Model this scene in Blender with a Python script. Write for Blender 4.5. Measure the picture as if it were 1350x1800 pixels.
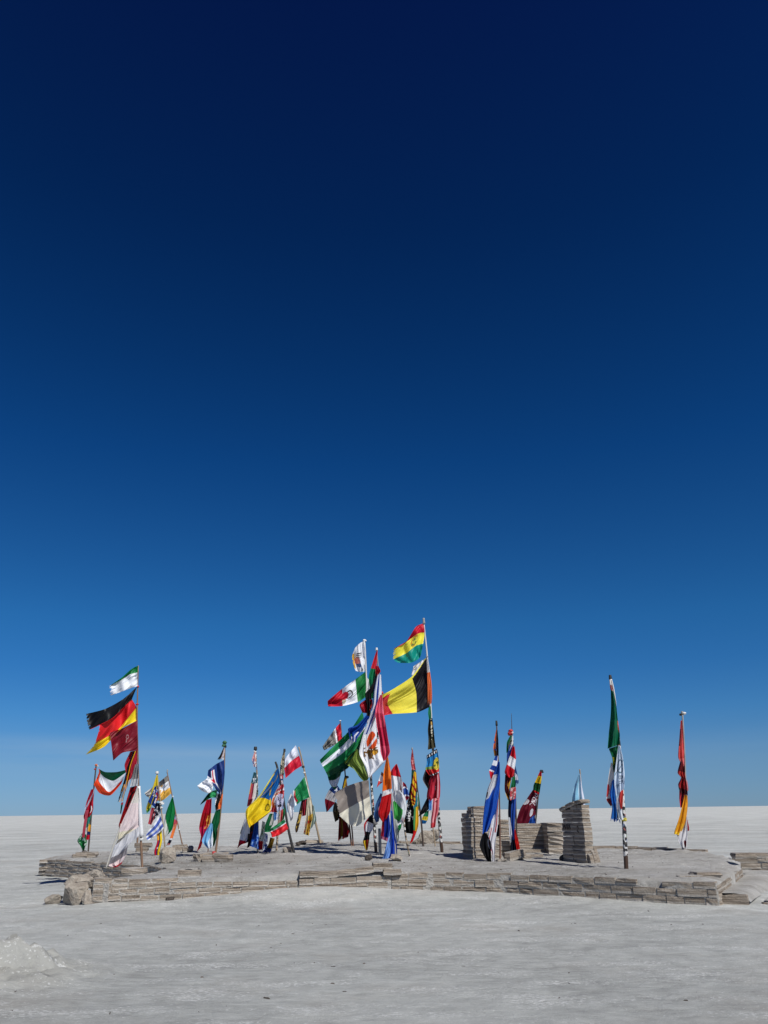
import bpy, bmesh, math, random
import numpy as np
from mathutils import Vector, noise, Matrix

for o in list(bpy.data.objects):
    bpy.data.objects.remove(o)
sc = bpy.context.scene
COL = sc.collection
random.seed(7)
RS = np.random.RandomState(7)

# ------------------------------------------------------------------ camera
F_PX, CX, CY, EYE = 1352.0, 675.0, 900.0, 1.6          # photo pixels
ROLL = math.atan(0.01333)
PITCH = math.atan(525.5 * math.cos(ROLL) / F_PX)
_f = Vector((0, math.cos(PITCH), math.sin(PITCH)))
_u = Vector((0, -math.sin(PITCH), math.cos(PITCH)))
_r = Vector((1, 0, 0))
RC = _r * math.cos(ROLL) - _u * math.sin(ROLL)
UC = _r * math.sin(ROLL) + _u * math.cos(ROLL)
cam = bpy.data.cameras.new('camera')
cam_o = bpy.data.objects.new('camera', cam)
COL.objects.link(cam_o)
cam.sensor_fit = 'HORIZONTAL'
cam.sensor_width = 36.0
cam.lens = 36.0 * F_PX / 1350.0
cam.clip_start = 0.1
cam.clip_end = 200000
cam_o.matrix_world = Matrix(((RC.x, UC.x, -_f.x, 0), (RC.y, UC.y, -_f.y, 0), (RC.z, UC.z, -_f.z, EYE), (0, 0, 0, 1)))
sc.camera = cam_o

# ------------------------------------------------------------------ light
SUN_EL = math.radians(48)
SUN_AZ = math.radians(142)            # clockwise from +Y: right and behind the camera
sun_dir = Vector((math.sin(SUN_AZ) * math.cos(SUN_EL), math.cos(SUN_AZ) * math.cos(SUN_EL), math.sin(SUN_EL)))
w = bpy.data.worlds.new('World')
sc.world = w
w.use_nodes = True
nt = w.node_tree
bg = nt.nodes['Background']
sky = nt.nodes.new('ShaderNodeTexSky')
sky.sky_type = 'NISHITA'
sky.sun_disc = False
sky.sun_elevation = SUN_EL
sky.sun_rotation = SUN_AZ
sky.altitude = 3650
sky.air_density = 1.0
sky.dust_density = 0.5
sky.ozone_density = 3.0
tc = nt.nodes.new('ShaderNodeTexCoord')
sep = nt.nodes.new('ShaderNodeSeparateXYZ')
nt.links.new(tc.outputs['Generated'], sep.inputs[0])
ramp = nt.nodes.new('ShaderNodeValToRGB')
ramp.color_ramp.interpolation = 'EASE'
# clear high-altitude air: the blue deepens with elevation
SKYRAMP = [(0.0, (.32, .47, .73)), (.052, (.415, .605, .79)), (.11, (.28, .65, .92)), (.165, (.195, .63, .97)), (.22, (.165, .65, 1.0)), (.42, (.062, .46, .90)),
           (.66, (.028, .25, .60)), (.82, (.035, .15, .49)), (1.0, (.035, .15, .45))]
els = ramp.color_ramp.elements
els[0].position, els[0].color = SKYRAMP[0][0], (*SKYRAMP[0][1], 1)
els[1].position, els[1].color = SKYRAMP[-1][0], (*SKYRAMP[-1][1], 1)
for p, c in SKYRAMP[1:-1]:
    e = els.new(p)
    e.color = (*c, 1)
ramp.color_ramp.interpolation = 'LINEAR'
nt.links.new(sep.outputs['Z'], ramp.inputs[0])
mul = nt.nodes.new('ShaderNodeMix')
mul.data_type = 'RGBA'
mul.blend_type = 'MULTIPLY'
mul.inputs[0].default_value = 1
nt.links.new(sky.outputs[0], mul.inputs[6])
nt.links.new(ramp.outputs[0], mul.inputs[7])
# thin veil of high cloud low over the flat
mp = nt.nodes.new('ShaderNodeMapping')
mp.inputs['Scale'].default_value = (1.3, 1.3, 20)
mp.inputs['Location'].default_value = (2.3, 0.4, 3.1)
nt.links.new(tc.outputs['Generated'], mp.inputs[0])
cn = nt.nodes.new('ShaderNodeTexNoise')
cn.inputs['Scale'].default_value = 1.3
cn.inputs['Detail'].default_value = 5
nt.links.new(mp.outputs[0], cn.inputs['Vector'])
cr = nt.nodes.new('ShaderNodeMapRange')
cr.inputs[1].default_value, cr.inputs[2].default_value = .38, .64
cr.inputs[3].default_value, cr.inputs[4].default_value = 0, .95
nt.links.new(cn.outputs[0], cr.inputs[0])
band = nt.nodes.new('ShaderNodeValToRGB')
be = band.color_ramp.elements
be[0].position, be[0].color = .04, (.08, .08, .08, 1)
be[1].position, be[1].color = .088, (0, 0, 0, 1)
e = be.new(.062); e.color = (1, 1, 1, 1)
nt.links.new(sep.outputs['Z'], band.inputs[0])
bm_ = nt.nodes.new('ShaderNodeMath'); bm_.operation = 'MULTIPLY'
nt.links.new(cr.outputs[0], bm_.inputs[0])
nt.links.new(band.outputs[0], bm_.inputs[1])
azr = nt.nodes.new('ShaderNodeMapRange')
azr.inputs[1].default_value, azr.inputs[2].default_value = -.36, .12
azr.inputs[3].default_value, azr.inputs[4].default_value = 1.0, .12
nt.links.new(sep.outputs['X'], azr.inputs[0])
bm2 = nt.nodes.new('ShaderNodeMath'); bm2.operation = 'MULTIPLY'
nt.links.new(bm_.outputs[0], bm2.inputs[0])
nt.links.new(azr.outputs[0], bm2.inputs[1])
cm = nt.nodes.new('ShaderNodeMix'); cm.data_type = 'RGBA'
nt.links.new(bm2.outputs[0], cm.inputs[0])
nt.links.new(mul.outputs[2], cm.inputs[6])
cm.inputs[7].default_value = (3.4, 5.2, 7.3, 1)
nt.links.new(cm.outputs[2], bg.inputs[0])
bg.inputs[1].default_value = 0.08

sun = bpy.data.lights.new('sun', 'SUN')
sun.energy = 4.7
sun.angle = math.radians(0.53)
sun.color = (1, .965, .91)
sun_o = bpy.data.objects.new('sun', sun)
COL.objects.link(sun_o)
sun_o.rotation_euler = (-sun_dir).to_track_quat('-Z', 'Y').to_euler()
sun_o.location = (6, -6, 12)

sc.view_settings.view_transform = 'Standard'
sc.view_settings.look = 'None'
sc.view_settings.exposure = 0
sc.view_settings.gamma = 1
sc.view_settings.use_curve_mapping = False
sc.render.engine = 'CYCLES'
sc.render.filter_size = 1.15

# ------------------------------------------------------------------ helpers
def ray(px, py):
    return _f * F_PX + RC * (px - CX) - UC * (py - CY)

def at(px, py, Y):
    d = ray(px, py)
    t = Y / d.y
    return Vector((d.x * t, Y, EYE + d.z * t))

def on_z(px, py, z):
    d = ray(px, py)
    t = (z - EYE) / d.z
    return Vector((d.x * t, d.y * t, z))

def sl(h):
    h = h.lstrip('#')
    if len(h) == 3: h = ''.join(c * 2 for c in h)
    v = [int(h[i:i + 2], 16) / 255 for i in (0, 2, 4)]
    return tuple(c / 12.92 if c <= .04045 else ((c + .055) / 1.055) ** 2.4 for c in v)

def link(o, parent=None):
    COL.objects.link(o)
    if parent is not None: o.parent = parent
    return o

def tag(o, label=None, cat=None, group=None, kind=None):
    if label: o['label'] = label
    if cat: o['category'] = cat
    if group: o['group'] = group
    if kind: o['kind'] = kind
    return o

def empty(name, loc=(0, 0, 0), rz=0):
    o = bpy.data.objects.new(name, None)
    o.location = loc
    o.rotation_euler = (0, 0, rz)
    o.empty_display_size = .2
    return link(o)

def mesh_obj(name, verts, faces, mat, parent=None, smooth=False):
    me = bpy.data.meshes.new(name)
    me.from_pydata([tuple(v) for v in verts], [], faces)
    if mat: me.materials.append(mat)
    if smooth: me.polygons.foreach_set('use_smooth', [True] * len(me.polygons))
    me.update()
    return link(bpy.data.objects.new(name, me), parent)

def fbm(x, y, s, o=4):
    return noise.fractal(Vector((x * s, y * s, 3.7)), 1.0, 2.1, o)

# ------------------------------------------------------------------ materials
def new_mat(name):
    m = bpy.data.materials.new(name)
    m.use_nodes = True
    t = m.node_tree
    return m, t, t.nodes['Principled BSDF'], t.nodes, t.links

def N(t, kind, **kw):
    n = t.nodes.new(kind)
    for k, v in kw.items():
        if k in n.inputs: n.inputs[k].default_value = v
        else: setattr(n, k, v)
    return n

def ramp_node(t, stops):
    r = t.nodes.new('ShaderNodeValToRGB')
    el = r.color_ramp.elements
    el[0].position, el[0].color = stops[0][0], (*stops[0][1], 1)
    el[1].position, el[1].color = stops[-1][0], (*stops[-1][1], 1)
    for p, c in stops[1:-1]:
        e = el.new(p)
        e.color = (*c, 1)
    return r

def mixc(t, blend='MIX', fac=None):
    m = t.nodes.new('ShaderNodeMix')
    m.data_type = 'RGBA'
    m.blend_type = blend
    if fac is not None: m.inputs[0].default_value = fac
    return m

def salt_material(name, base, dark, stain, stain_amt, bump=1.0):
    m, t, b, ns, L = new_mat(name)
    g = N(t, 'ShaderNodeNewGeometry')
    # broad tone
    n1 = N(t, 'ShaderNodeTexNoise', Scale=.22, Detail=6, Roughness=.62)
    n2 = N(t, 'ShaderNodeTexNoise', Scale=3.2, Detail=7, Roughness=.66)
    n3 = N(t, 'ShaderNodeTexNoise', Scale=60, Detail=5, Roughness=.8)
    ns_ = N(t, 'ShaderNodeTexNoise', Scale=.45, Detail=4, Roughness=.6)
    # wind-drawn streaks, long in x
    mpn = N(t, 'ShaderNodeMapping')
    mpn.inputs['Scale'].default_value = (1.3, 4.2, 1)
    mpn.inputs['Rotation'].default_value = (0, 0, .12)
    L.new(g.outputs['Position'], mpn.inputs[0])
    n4 = N(t, 'ShaderNodeTexNoise', Scale=2.6, Detail=6, Roughness=.7)
    L.new(mpn.outputs[0], n4.inputs['Vector'])
    for n in (n1, n2, n3, ns_): L.new(g.outputs['Position'], n.inputs['Vector'])
    add = N(t, 'ShaderNodeMath', operation='MULTIPLY_ADD'); L.new(n1.outputs[0], add.inputs[0]); add.inputs[1].default_value = 1.5; L.new(n2.outputs[0], add.inputs[2])
    add2 = N(t, 'ShaderNodeMath', operation='MULTIPLY_ADD'); L.new(n4.outputs[0], add2.inputs[0]); add2.inputs[1].default_value = .9; L.new(add.outputs[0], add2.inputs[2])
    add3 = N(t, 'ShaderNodeMath', operation='MULTIPLY_ADD'); L.new(n3.outputs[0], add3.inputs[0]); add3.inputs[1].default_value = .9; L.new(add2.outputs[0], add3.inputs[2])
    mr = N(t, 'ShaderNodeMapRange'); mr.inputs[1].default_value = 1.80; mr.inputs[2].default_value = 2.52
    L.new(add3.outputs[0], mr.inputs[0])
    cr = ramp_node(t, [(0, dark), (.5, base), (.85, tuple(min(.8, c * 1.16) for c in base)), (1, tuple(min(.85, c * 1.5) for c in base))])
    L.new(mr.outputs[0], cr.inputs[0])
    sr = N(t, 'ShaderNodeMapRange'); sr.inputs[1].default_value = .52; sr.inputs[2].default_value = .76; sr.inputs[3].default_value = 0; sr.inputs[4].default_value = stain_amt
    L.new(ns_.outputs[0], sr.inputs[0])
    mx = mixc(t); L.new(sr.outputs[0], mx.inputs[0]); L.new(cr.outputs[0], mx.inputs[6]); mx.inputs[7].default_value = (*stain, 1)
    ps = N(t, 'ShaderNodeSeparateXYZ'); L.new(g.outputs['Position'], ps.inputs[0])
    if name == 'salt_crust':
        zr = N(t, 'ShaderNodeMapRange'); zr.inputs[1].default_value = .018; zr.inputs[2].default_value = .09; zr.inputs[3].default_value = 0; zr.inputs[4].default_value = .75
        L.new(ps.outputs['Z'], zr.inputs[0])
        zn = N(t, 'ShaderNodeMath', operation='MULTIPLY'); L.new(zr.outputs[0], zn.inputs[0]); L.new(mr.outputs[0], zn.inputs[1])
        m2 = mixc(t); L.new(zn.outputs[0], m2.inputs[0]); L.new(mx.outputs[2], m2.inputs[6]); hy = N(t, 'ShaderNodeMath', operation='LESS_THAN'); L.new(ps.outputs['Y'], hy.inputs[0]); hy.inputs[1].default_value = 12.5
        hc = mixc(t); L.new(hy.outputs[0], hc.inputs[0]); hc.inputs[6].default_value = (.52, .51, .47, 1); hc.inputs[7].default_value = (.36, .352, .318, 1)
        L.new(hc.outputs[2], m2.inputs[7])
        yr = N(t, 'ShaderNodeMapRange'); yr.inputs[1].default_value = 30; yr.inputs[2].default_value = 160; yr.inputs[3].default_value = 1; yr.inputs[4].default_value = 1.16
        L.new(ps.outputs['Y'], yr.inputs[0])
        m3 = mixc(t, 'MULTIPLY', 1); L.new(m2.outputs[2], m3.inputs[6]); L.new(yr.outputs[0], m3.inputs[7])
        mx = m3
    pn = N(t, 'ShaderNodeTexNoise', Scale=.55, Detail=3, Roughness=.6); L.new(mpn.outputs[0], pn.inputs['Vector'])
    pr = N(t, 'ShaderNodeMapRange'); pr.inputs[1].default_value = .42; pr.inputs[2].default_value = .66; pr.inputs[3].default_value = .16; pr.inputs[4].default_value = -.02
    L.new(pn.outputs[0], pr.inputs[0])
    mp6 = N(t, 'ShaderNodeMapping'); mp6.inputs['Scale'].default_value = (20, 34, 24); mp6.inputs['Rotation'].default_value = (0, 0, .2)
    L.new(g.outputs['Position'], mp6.inputs[0])
    fn = N(t, 'ShaderNodeTexNoise', Scale=1.0, Detail=3, Roughness=.7); L.new(mp6.outputs[0], fn.inputs['Vector'])
    sb = N(t, 'ShaderNodeMath', operation='SUBTRACT'); L.new(fn.outputs[0], sb.inputs[0]); L.new(pr.outputs[0], sb.inputs[1])
    sp = N(t, 'ShaderNodeMapRange'); sp.inputs[1].default_value = .50; sp.inputs[2].default_value = .58; sp.inputs[3].default_value = 0; sp.inputs[4].default_value = .8
    L.new(sb.outputs[0], sp.inputs[0])
    ms = mixc(t); L.new(sp.outputs[0], ms.inputs[0]); L.new(mx.outputs[2], ms.inputs[6]); ms.inputs[7].default_value = (.66, .67, .66, 1)
    mx = ms
    L.new(mx.outputs[2], b.inputs['Base Color'])
    b.inputs['Roughness'].default_value = .78
    b.inputs['Specular IOR Level'].default_value = .25
    # crust relief
    v = N(t, 'ShaderNodeTexVoronoi', Scale=5.5, feature='SMOOTH_F1'); L.new(g.outputs['Position'], v.inputs['Vector'])
    h1 = N(t, 'ShaderNodeMath', operation='MULTIPLY_ADD'); L.new(n2.outputs[0], h1.inputs[0]); h1.inputs[1].default_value = .036
    h0 = N(t, 'ShaderNodeMath', operation='MULTIPLY'); L.new(v.outputs['Distance'], h0.inputs[0]); h0.inputs[1].default_value = .012
    L.new(h0.outputs[0], h1.inputs[2])
    h2 = N(t, 'ShaderNodeMath', operation='MULTIPLY_ADD'); L.new(n4.outputs[0], h2.inputs[0]); h2.inputs[1].default_value = .032; L.new(h1.outputs[0], h2.inputs[2])
    h3 = N(t, 'ShaderNodeMath', operation='MULTIPLY_ADD'); L.new(n3.outputs[0], h3.inputs[0]); h3.inputs[1].default_value = .028; L.new(h2.outputs[0], h3.inputs[2])
    bp = N(t, 'ShaderNodeBump'); bp.inputs['Strength'].default_value = .8 * bump; bp.inputs['Distance'].default_value = 1.0
    L.new(h3.outputs[0], bp.inputs['Height']); L.new(bp.outputs[0], b.inputs['Normal'])
    return m

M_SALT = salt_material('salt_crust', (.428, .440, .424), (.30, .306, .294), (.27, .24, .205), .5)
M_DECK = salt_material('trodden_salt', (.43, .42, .396), (.24, .225, .20), (.29, .255, .215), .8, 1.5)

def brick_material():
    m, t, b, ns, L = new_mat('layered_salt_block')
    tc = N(t, 'ShaderNodeTexCoord')
    oi = N(t, 'ShaderNodeObjectInfo')
    g = N(t, 'ShaderNodeNewGeometry')
    se = N(t, 'ShaderNodeSeparateXYZ'); L.new(tc.outputs['Generated'], se.inputs[0])
    # sediment layers: fine bands that waver
    mpn = N(t, 'ShaderNodeMapping'); mpn.inputs['Scale'].default_value = (1.7, 1.7, 48)
    L.new(g.outputs['Position'], mpn.inputs[0])
    rv = N(t, 'ShaderNodeCombineXYZ')
    rm = N(t, 'ShaderNodeMath', operation='MULTIPLY'); L.new(oi.outputs['Random'], rm.inputs[0]); rm.inputs[1].default_value = 60
    L.new(rm.outputs[0], rv.inputs[2]); L.new(rm.outputs[0], rv.inputs[0])
    av = N(t, 'ShaderNodeVectorMath', operation='ADD'); L.new(mpn.outputs[0], av.inputs[0]); L.new(rv.outputs[0], av.inputs[1])
    n1 = N(t, 'ShaderNodeTexNoise', Scale=1.0, Detail=5, Roughness=.6); L.new(av.outputs[0], n1.inputs['Vector'])
    n2 = N(t, 'ShaderNodeTexNoise', Scale=24, Detail=5, Roughness=.7); L.new(g.outputs['Position'], n2.inputs['Vector'])
    # pale bottom layer in each block
    zz = N(t, 'ShaderNodeMath', operation='MULTIPLY_ADD'); L.new(n2.outputs[0], zz.inputs[0]); zz.inputs[1].default_value = .35; L.new(se.outputs['Z'], zz.inputs[2])
    zr = N(t, 'ShaderNodeMapRange'); zr.inputs[1].default_value = .42; zr.inputs[2].default_value = .62; zr.inputs[3].default_value = .26; zr.inputs[4].default_value = 0
    L.new(zz.outputs[0], zr.inputs[0])
    s1 = N(t, 'ShaderNodeMath', operation='ADD'); L.new(n1.outputs[0], s1.inputs[0]); L.new(zr.outputs[0], s1.inputs[1])
    s2 = N(t, 'ShaderNodeMath', operation='MULTIPLY_ADD'); L.new(n2.outputs[0], s2.inputs[0]); s2.inputs[1].default_value = .35; L.new(s1.outputs[0], s2.inputs[2])
    cr = ramp_node(t, [(.40, (.075, .056, .042)), (.55, (.205, .165, .13)), (.68, (.325, .275, .222)), (.86, (.44, .39, .33)), (1, (.56, .52, .465))])
    L.new(s2.outputs[0], cr.inputs[0])
    # weathered salt on upward faces
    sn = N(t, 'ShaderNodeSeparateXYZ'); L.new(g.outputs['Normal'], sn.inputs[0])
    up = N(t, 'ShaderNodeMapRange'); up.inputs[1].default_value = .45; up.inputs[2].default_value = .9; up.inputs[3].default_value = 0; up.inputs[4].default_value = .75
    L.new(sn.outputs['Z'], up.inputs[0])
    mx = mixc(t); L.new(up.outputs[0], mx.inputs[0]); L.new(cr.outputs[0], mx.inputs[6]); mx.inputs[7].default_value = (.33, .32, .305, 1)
    # block to block tone
    hv = N(t, 'ShaderNodeMapRange'); hv.inputs[3].default_value = .88; hv.inputs[4].default_value = 1.12; L.new(oi.outputs['Random'], hv.inputs[0])
    hm = mixc(t, 'MULTIPLY', 1); L.new(mx.outputs[2], hm.inputs[6]); L.new(hv.outputs[0], hm.inputs[7])
    L.new(hm.outputs[2], b.inputs['Base Color'])
    b.inputs['Roughness'].default_value = .9
    b.inputs['Specular IOR Level'].default_value = .15
    hh = N(t, 'ShaderNodeMath', operation='MULTIPLY_ADD'); L.new(n2.outputs[0], hh.inputs[0]); hh.inputs[1].default_value = .9; L.new(n1.outputs[0], hh.inputs[2])
    bp = N(t, 'ShaderNodeBump'); bp.inputs['Strength'].default_value = 1.0; bp.inputs['Distance'].default_value = .04
    L.new(hh.outputs[0], bp.inputs['Height']); L.new(bp.outputs[0], b.inputs['Normal'])
    return m
M_BRICK = brick_material()

def rock_material(name, c0, c1, scale=9):
    m, t, b, ns, L = new_mat(name)
    tc = N(t, 'ShaderNodeTexCoord')
    n = N(t, 'ShaderNodeTexNoise', Scale=scale, Detail=7, Roughness=.65); L.new(tc.outputs['Object'], n.inputs['Vector'])
    cr = ramp_node(t, [(.3, c0), (.7, c1)]); L.new(n.outputs[0], cr.inputs[0])
    L.new(cr.outputs[0], b.inputs['Base Color'])
    b.inputs['Roughness'].default_value = .9
    b.inputs['Specular IOR Level'].default_value = .15
    bp = N(t, 'ShaderNodeBump'); bp.inputs['Strength'].default_value = 1.0; bp.inputs['Distance'].default_value = .09
    L.new(n.outputs[0], bp.inputs['Height']); L.new(bp.outputs[0], b.inputs['Normal'])
    return m
M_ROCK = rock_material('salt_boulder', (.24, .20, .165), (.45, .41, .35))
M_DARKROCK = rock_material('dark_rubble', (.04, .034, .03), (.12, .10, .085))
M_MORTAR = rock_material('salt_mortar', (.36, .34, .31), (.52, .50, .46), 14)
M_DEBRIS = rock_material('dark_flecks', (.04, .036, .032), (.16, .14, .12), 3)

def pole_material(name, c0, c1, stickers=0.0, metal=0.0, rust_base=False):
    m, t, b, ns, L = new_mat(name)
    tc = N(t, 'ShaderNodeTexCoord')
    mp = N(t, 'ShaderNodeMapping'); mp.inputs['Scale'].default_value = (30, 30, 1.6)
    L.new(tc.outputs['Object'], mp.inputs[0])
    n = N(t, 'ShaderNodeTexNoise', Scale=1, Detail=5); L.new(mp.outputs[0], n.inputs['Vector'])
    cr = ramp_node(t, [(.3, c0), (.7, c1)]); L.new(n.outputs[0], cr.inputs[0])
    out = cr.outputs[0]
    if stickers:
        mp2 = N(t, 'ShaderNodeMapping'); mp2.inputs['Scale'].default_value = (22, 22, 19); mp2.inputs['Rotation'].default_value = (.3, .2, .4)
        L.new(tc.outputs['Object'], mp2.inputs[0])
        v = N(t, 'ShaderNodeTexVoronoi', Scale=1.0); L.new(mp2.outputs[0], v.inputs['Vector'])
        sc_ = N(t, 'ShaderNodeSeparateColor'); L.new(v.outputs['Color'], sc_.inputs[0])
        cc = ramp_node(t, [(0, (.012, .012, .014)), (.34, (.02, .018, .018)), (.35, (.62, .62, .6)), (.6, (.7, .7, .68)), (.61, (.18, .26, .17)), (.68, (.2, .27, .2)),
                           (.69, (.36, .10, .08)), (.74, (.36, .12, .09)), (.75, (.16, .2, .3)), (.8, (.16, .2, .3)), (.81, (.06, .055, .05)), (1, (.4, .38, .35))])
        cc.color_ramp.interpolation = 'CONSTANT'
        L.new(sc_.outputs[0], cc.inputs[0])
        fac = N(t, 'ShaderNodeMath', operation='LESS_THAN'); L.new(sc_.outputs[1], fac.inputs[0]); fac.inputs[1].default_value = stickers
        sz = N(t, 'ShaderNodeSeparateXYZ'); L.new(tc.outputs['Object'], sz.inputs[0])
        lz = N(t, 'ShaderNodeMath', operation='LESS_THAN'); L.new(sz.outputs['Z'], lz.inputs[0]); lz.inputs[1].default_value = 3.0
        fz = N(t, 'ShaderNodeMath', operation='MULTIPLY'); L.new(fac.outputs[0], fz.inputs[0]); L.new(lz.outputs[0], fz.inputs[1])
        mx = mixc(t); L.new(fz.outputs[0], mx.inputs[0]); L.new(out, mx.inputs[6]); L.new(cc.outputs[0], mx.inputs[7])
        out = mx.outputs[2]
    if rust_base:
        se = N(t, 'ShaderNodeSeparateXYZ'); L.new(tc.outputs['Object'], se.inputs[0])
        n5 = N(t, 'ShaderNodeTexNoise', Scale=9, Detail=3); L.new(tc.outputs['Object'], n5.inputs['Vector'])
        ad = N(t, 'ShaderNodeMath', operation='MULTIPLY_ADD'); L.new(n5.outputs[0], ad.inputs[0]); ad.inputs[1].default_value = .35; L.new(se.outputs['Z'], ad.inputs[2])
        lt = N(t, 'ShaderNodeMath', operation='LESS_THAN'); L.new(ad.outputs[0], lt.inputs[0]); lt.inputs[1].default_value = .44
        mx = mixc(t); L.new(lt.outputs[0], mx.inputs[0]); L.new(out, mx.inputs[6]); mx.inputs[7].default_value = (.055, .028, .016, 1)
        out = mx.outputs[2]
    L.new(out, b.inputs['Base Color'])
    b.inputs['Roughness'].default_value = .55
    b.inputs['Metallic'].default_value = metal
    return m
M_POLE = {
    'dark': pole_material('dark_wood_pole', (.03, .022, .018), (.09, .065, .05)),
    'black': pole_material('black_steel_pole', (.012, .012, .012), (.03, .028, .026)),
    'brown': pole_material('brown_wood_pole', (.13, .075, .045), (.26, .16, .10)),
    'pale': pole_material('bamboo_pole', (.20, .15, .095), (.38, .30, .20)),
    'steel': pole_material('galvanised_pole', (.2, .2, .19), (.36, .36, .35), metal=.3),
    'rust': pole_material('rusty_pole', (.07, .035, .025), (.17, .08, .05)),
    'sticker': pole_material('stickered_pole', (.45, .44, .42), (.62, .61, .59), stickers=.75, rust_base=True),
    'sticker2': pole_material('stickered_wood_pole', (.2, .15, .10), (.38, .30, .22), stickers=.5),
}

def cloth_material():
    m, t, b, ns, L = new_mat('flag_cloth')
    a = N(t, 'ShaderNodeVertexColor'); a.layer_name = 'dye'
    tc = N(t, 'ShaderNodeTexCoord')
    n = N(t, 'ShaderNodeTexNoise', Scale=5, Detail=5, Roughness=.6); L.new(tc.outputs['Object'], n.inputs['Vector'])
    mr = N(t, 'ShaderNodeMapRange'); mr.inputs[1].default_value = .3; mr.inputs[2].default_value = .7; mr.inputs[3].default_value = .95; mr.inputs[4].default_value = 1.03
    L.new(n.outputs[0], mr.inputs[0])
    mx = mixc(t, 'MULTIPLY', 1); L.new(a.outputs[0], mx.inputs[6]); L.new(mr.outputs[0], mx.inputs[7])
    L.new(mx.outputs[2], b.inputs['Base Color'])
    b.inputs['Roughness'].default_value = .5
    b.inputs['Specular IOR Level'].default_value = .3
    nb = N(t, 'ShaderNodeTexNoise', Scale=6, Detail=2, Roughness=.45, Distortion=.4); L.new(tc.outputs['Object'], nb.inputs['Vector'])
    bp = N(t, 'ShaderNodeBump'); bp.inputs['Strength'].default_value = .2; bp.inputs['Distance'].default_value = .05
    L.new(nb.outputs[0], bp.inputs['Height']); L.new(bp.outputs[0], b.inputs['Normal'])
    tr = N(t, 'ShaderNodeBsdfTranslucent'); L.new(mx.outputs[2], tr.inputs[0]); L.new(bp.outputs[0], tr.inputs['Normal'])
    ms = N(t, 'ShaderNodeMixShader'); ms.inputs[0].default_value = .28
    L.new(b.outputs[0], ms.inputs[1]); L.new(tr.outputs[0], ms.inputs[2])
    L.new(ms.outputs[0], ns['Material Output'].inputs[0])
    return m
M_CLOTH = cloth_material()

def plain(name, c, rough=.6):
    m, t, b, ns, L = new_mat(name)
    n = N(t, 'ShaderNodeTexNoise', Scale=18, Detail=4)
    cr = ramp_node(t, [(.3, tuple(x * .8 for x in c)), (.7, c)]); L.new(n.outputs[0], cr.inputs[0]); L.new(cr.outputs[0], b.inputs['Base Color'])
    b.inputs['Roughness'].default_value = rough
    return m
M_KNOT = {k: plain('knot_' + k, c) for k, c in dict(white=(.7, .7, .68), red=(.5, .03, .03), orange=(.65, .16, .05), black=(.02, .02, .02), green=(.03, .12, .05), grey=(.3, .3, .3), yellow=(.6, .5, .06)).items()}
M_PVC = plain('white_sleeve', (.72, .73, .74), .4)
M_ROPE = plain('pale_rope', (.55, .53, .48), .8)

# ------------------------------------------------------------------ ground
DECK_Z = .41
DECK = [(-5.6, 16.2), (-3.9, 16.75), (-1.8, 17.35), (.05, 17.6), (.9, 17.55), (2.3, 17.05), (3.42, 16.25), (4.55, 15.4), (5.62, 14.74),
        (5.75, 14.9), (6.7, 16.6), (7.6, 18.3), (8.4, 20.2), (8.7, 21.6), (8.9, 23.5), (7.0, 24.9), (5.35, 25.05), (3.7, 25.35), (2.0, 25.65), (.3, 26.1), (-2.3, 28.0), (-4.4, 28.1), (-6.2, 28.4), (-8.2, 28.5), (-10.1, 28.4),
        (-10.4, 26.5), (-10.15, 25.2), (-9.9, 24.2), (-8.7, 23.2), (-7.2, 22.1), (-6.0, 21.0), (-5.2, 19.8), (-5.3, 18.2)]

FRONT = [(-5.6, 16.12), (-4.4, 16.55), (-3.3, 16.9), (-1.85, 17.24), (.05, 17.55), (.9, 17.5), (2.3, 17.0), (3.42, 16.2), (4.55, 15.35), (5.62, 14.68)]

def seg_dist(x, y, a, b):
    ax, ay = a; bx, by = b
    dx, dy = bx - ax, by - ay
    t = max(0, min(1, ((x - ax) * dx + (y - ay) * dy) / (dx * dx + dy * dy)))
    return math.hypot(x - ax - t * dx, y - ay - t * dy), t

def bump(x, y, cx, cy, rx, ry, h, p=2.0):
    d = ((x - cx) / rx) ** 2 + ((y - cy) / ry) ** 2
    return h * math.exp(-d * p / 2) if d < 9 else 0

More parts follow.
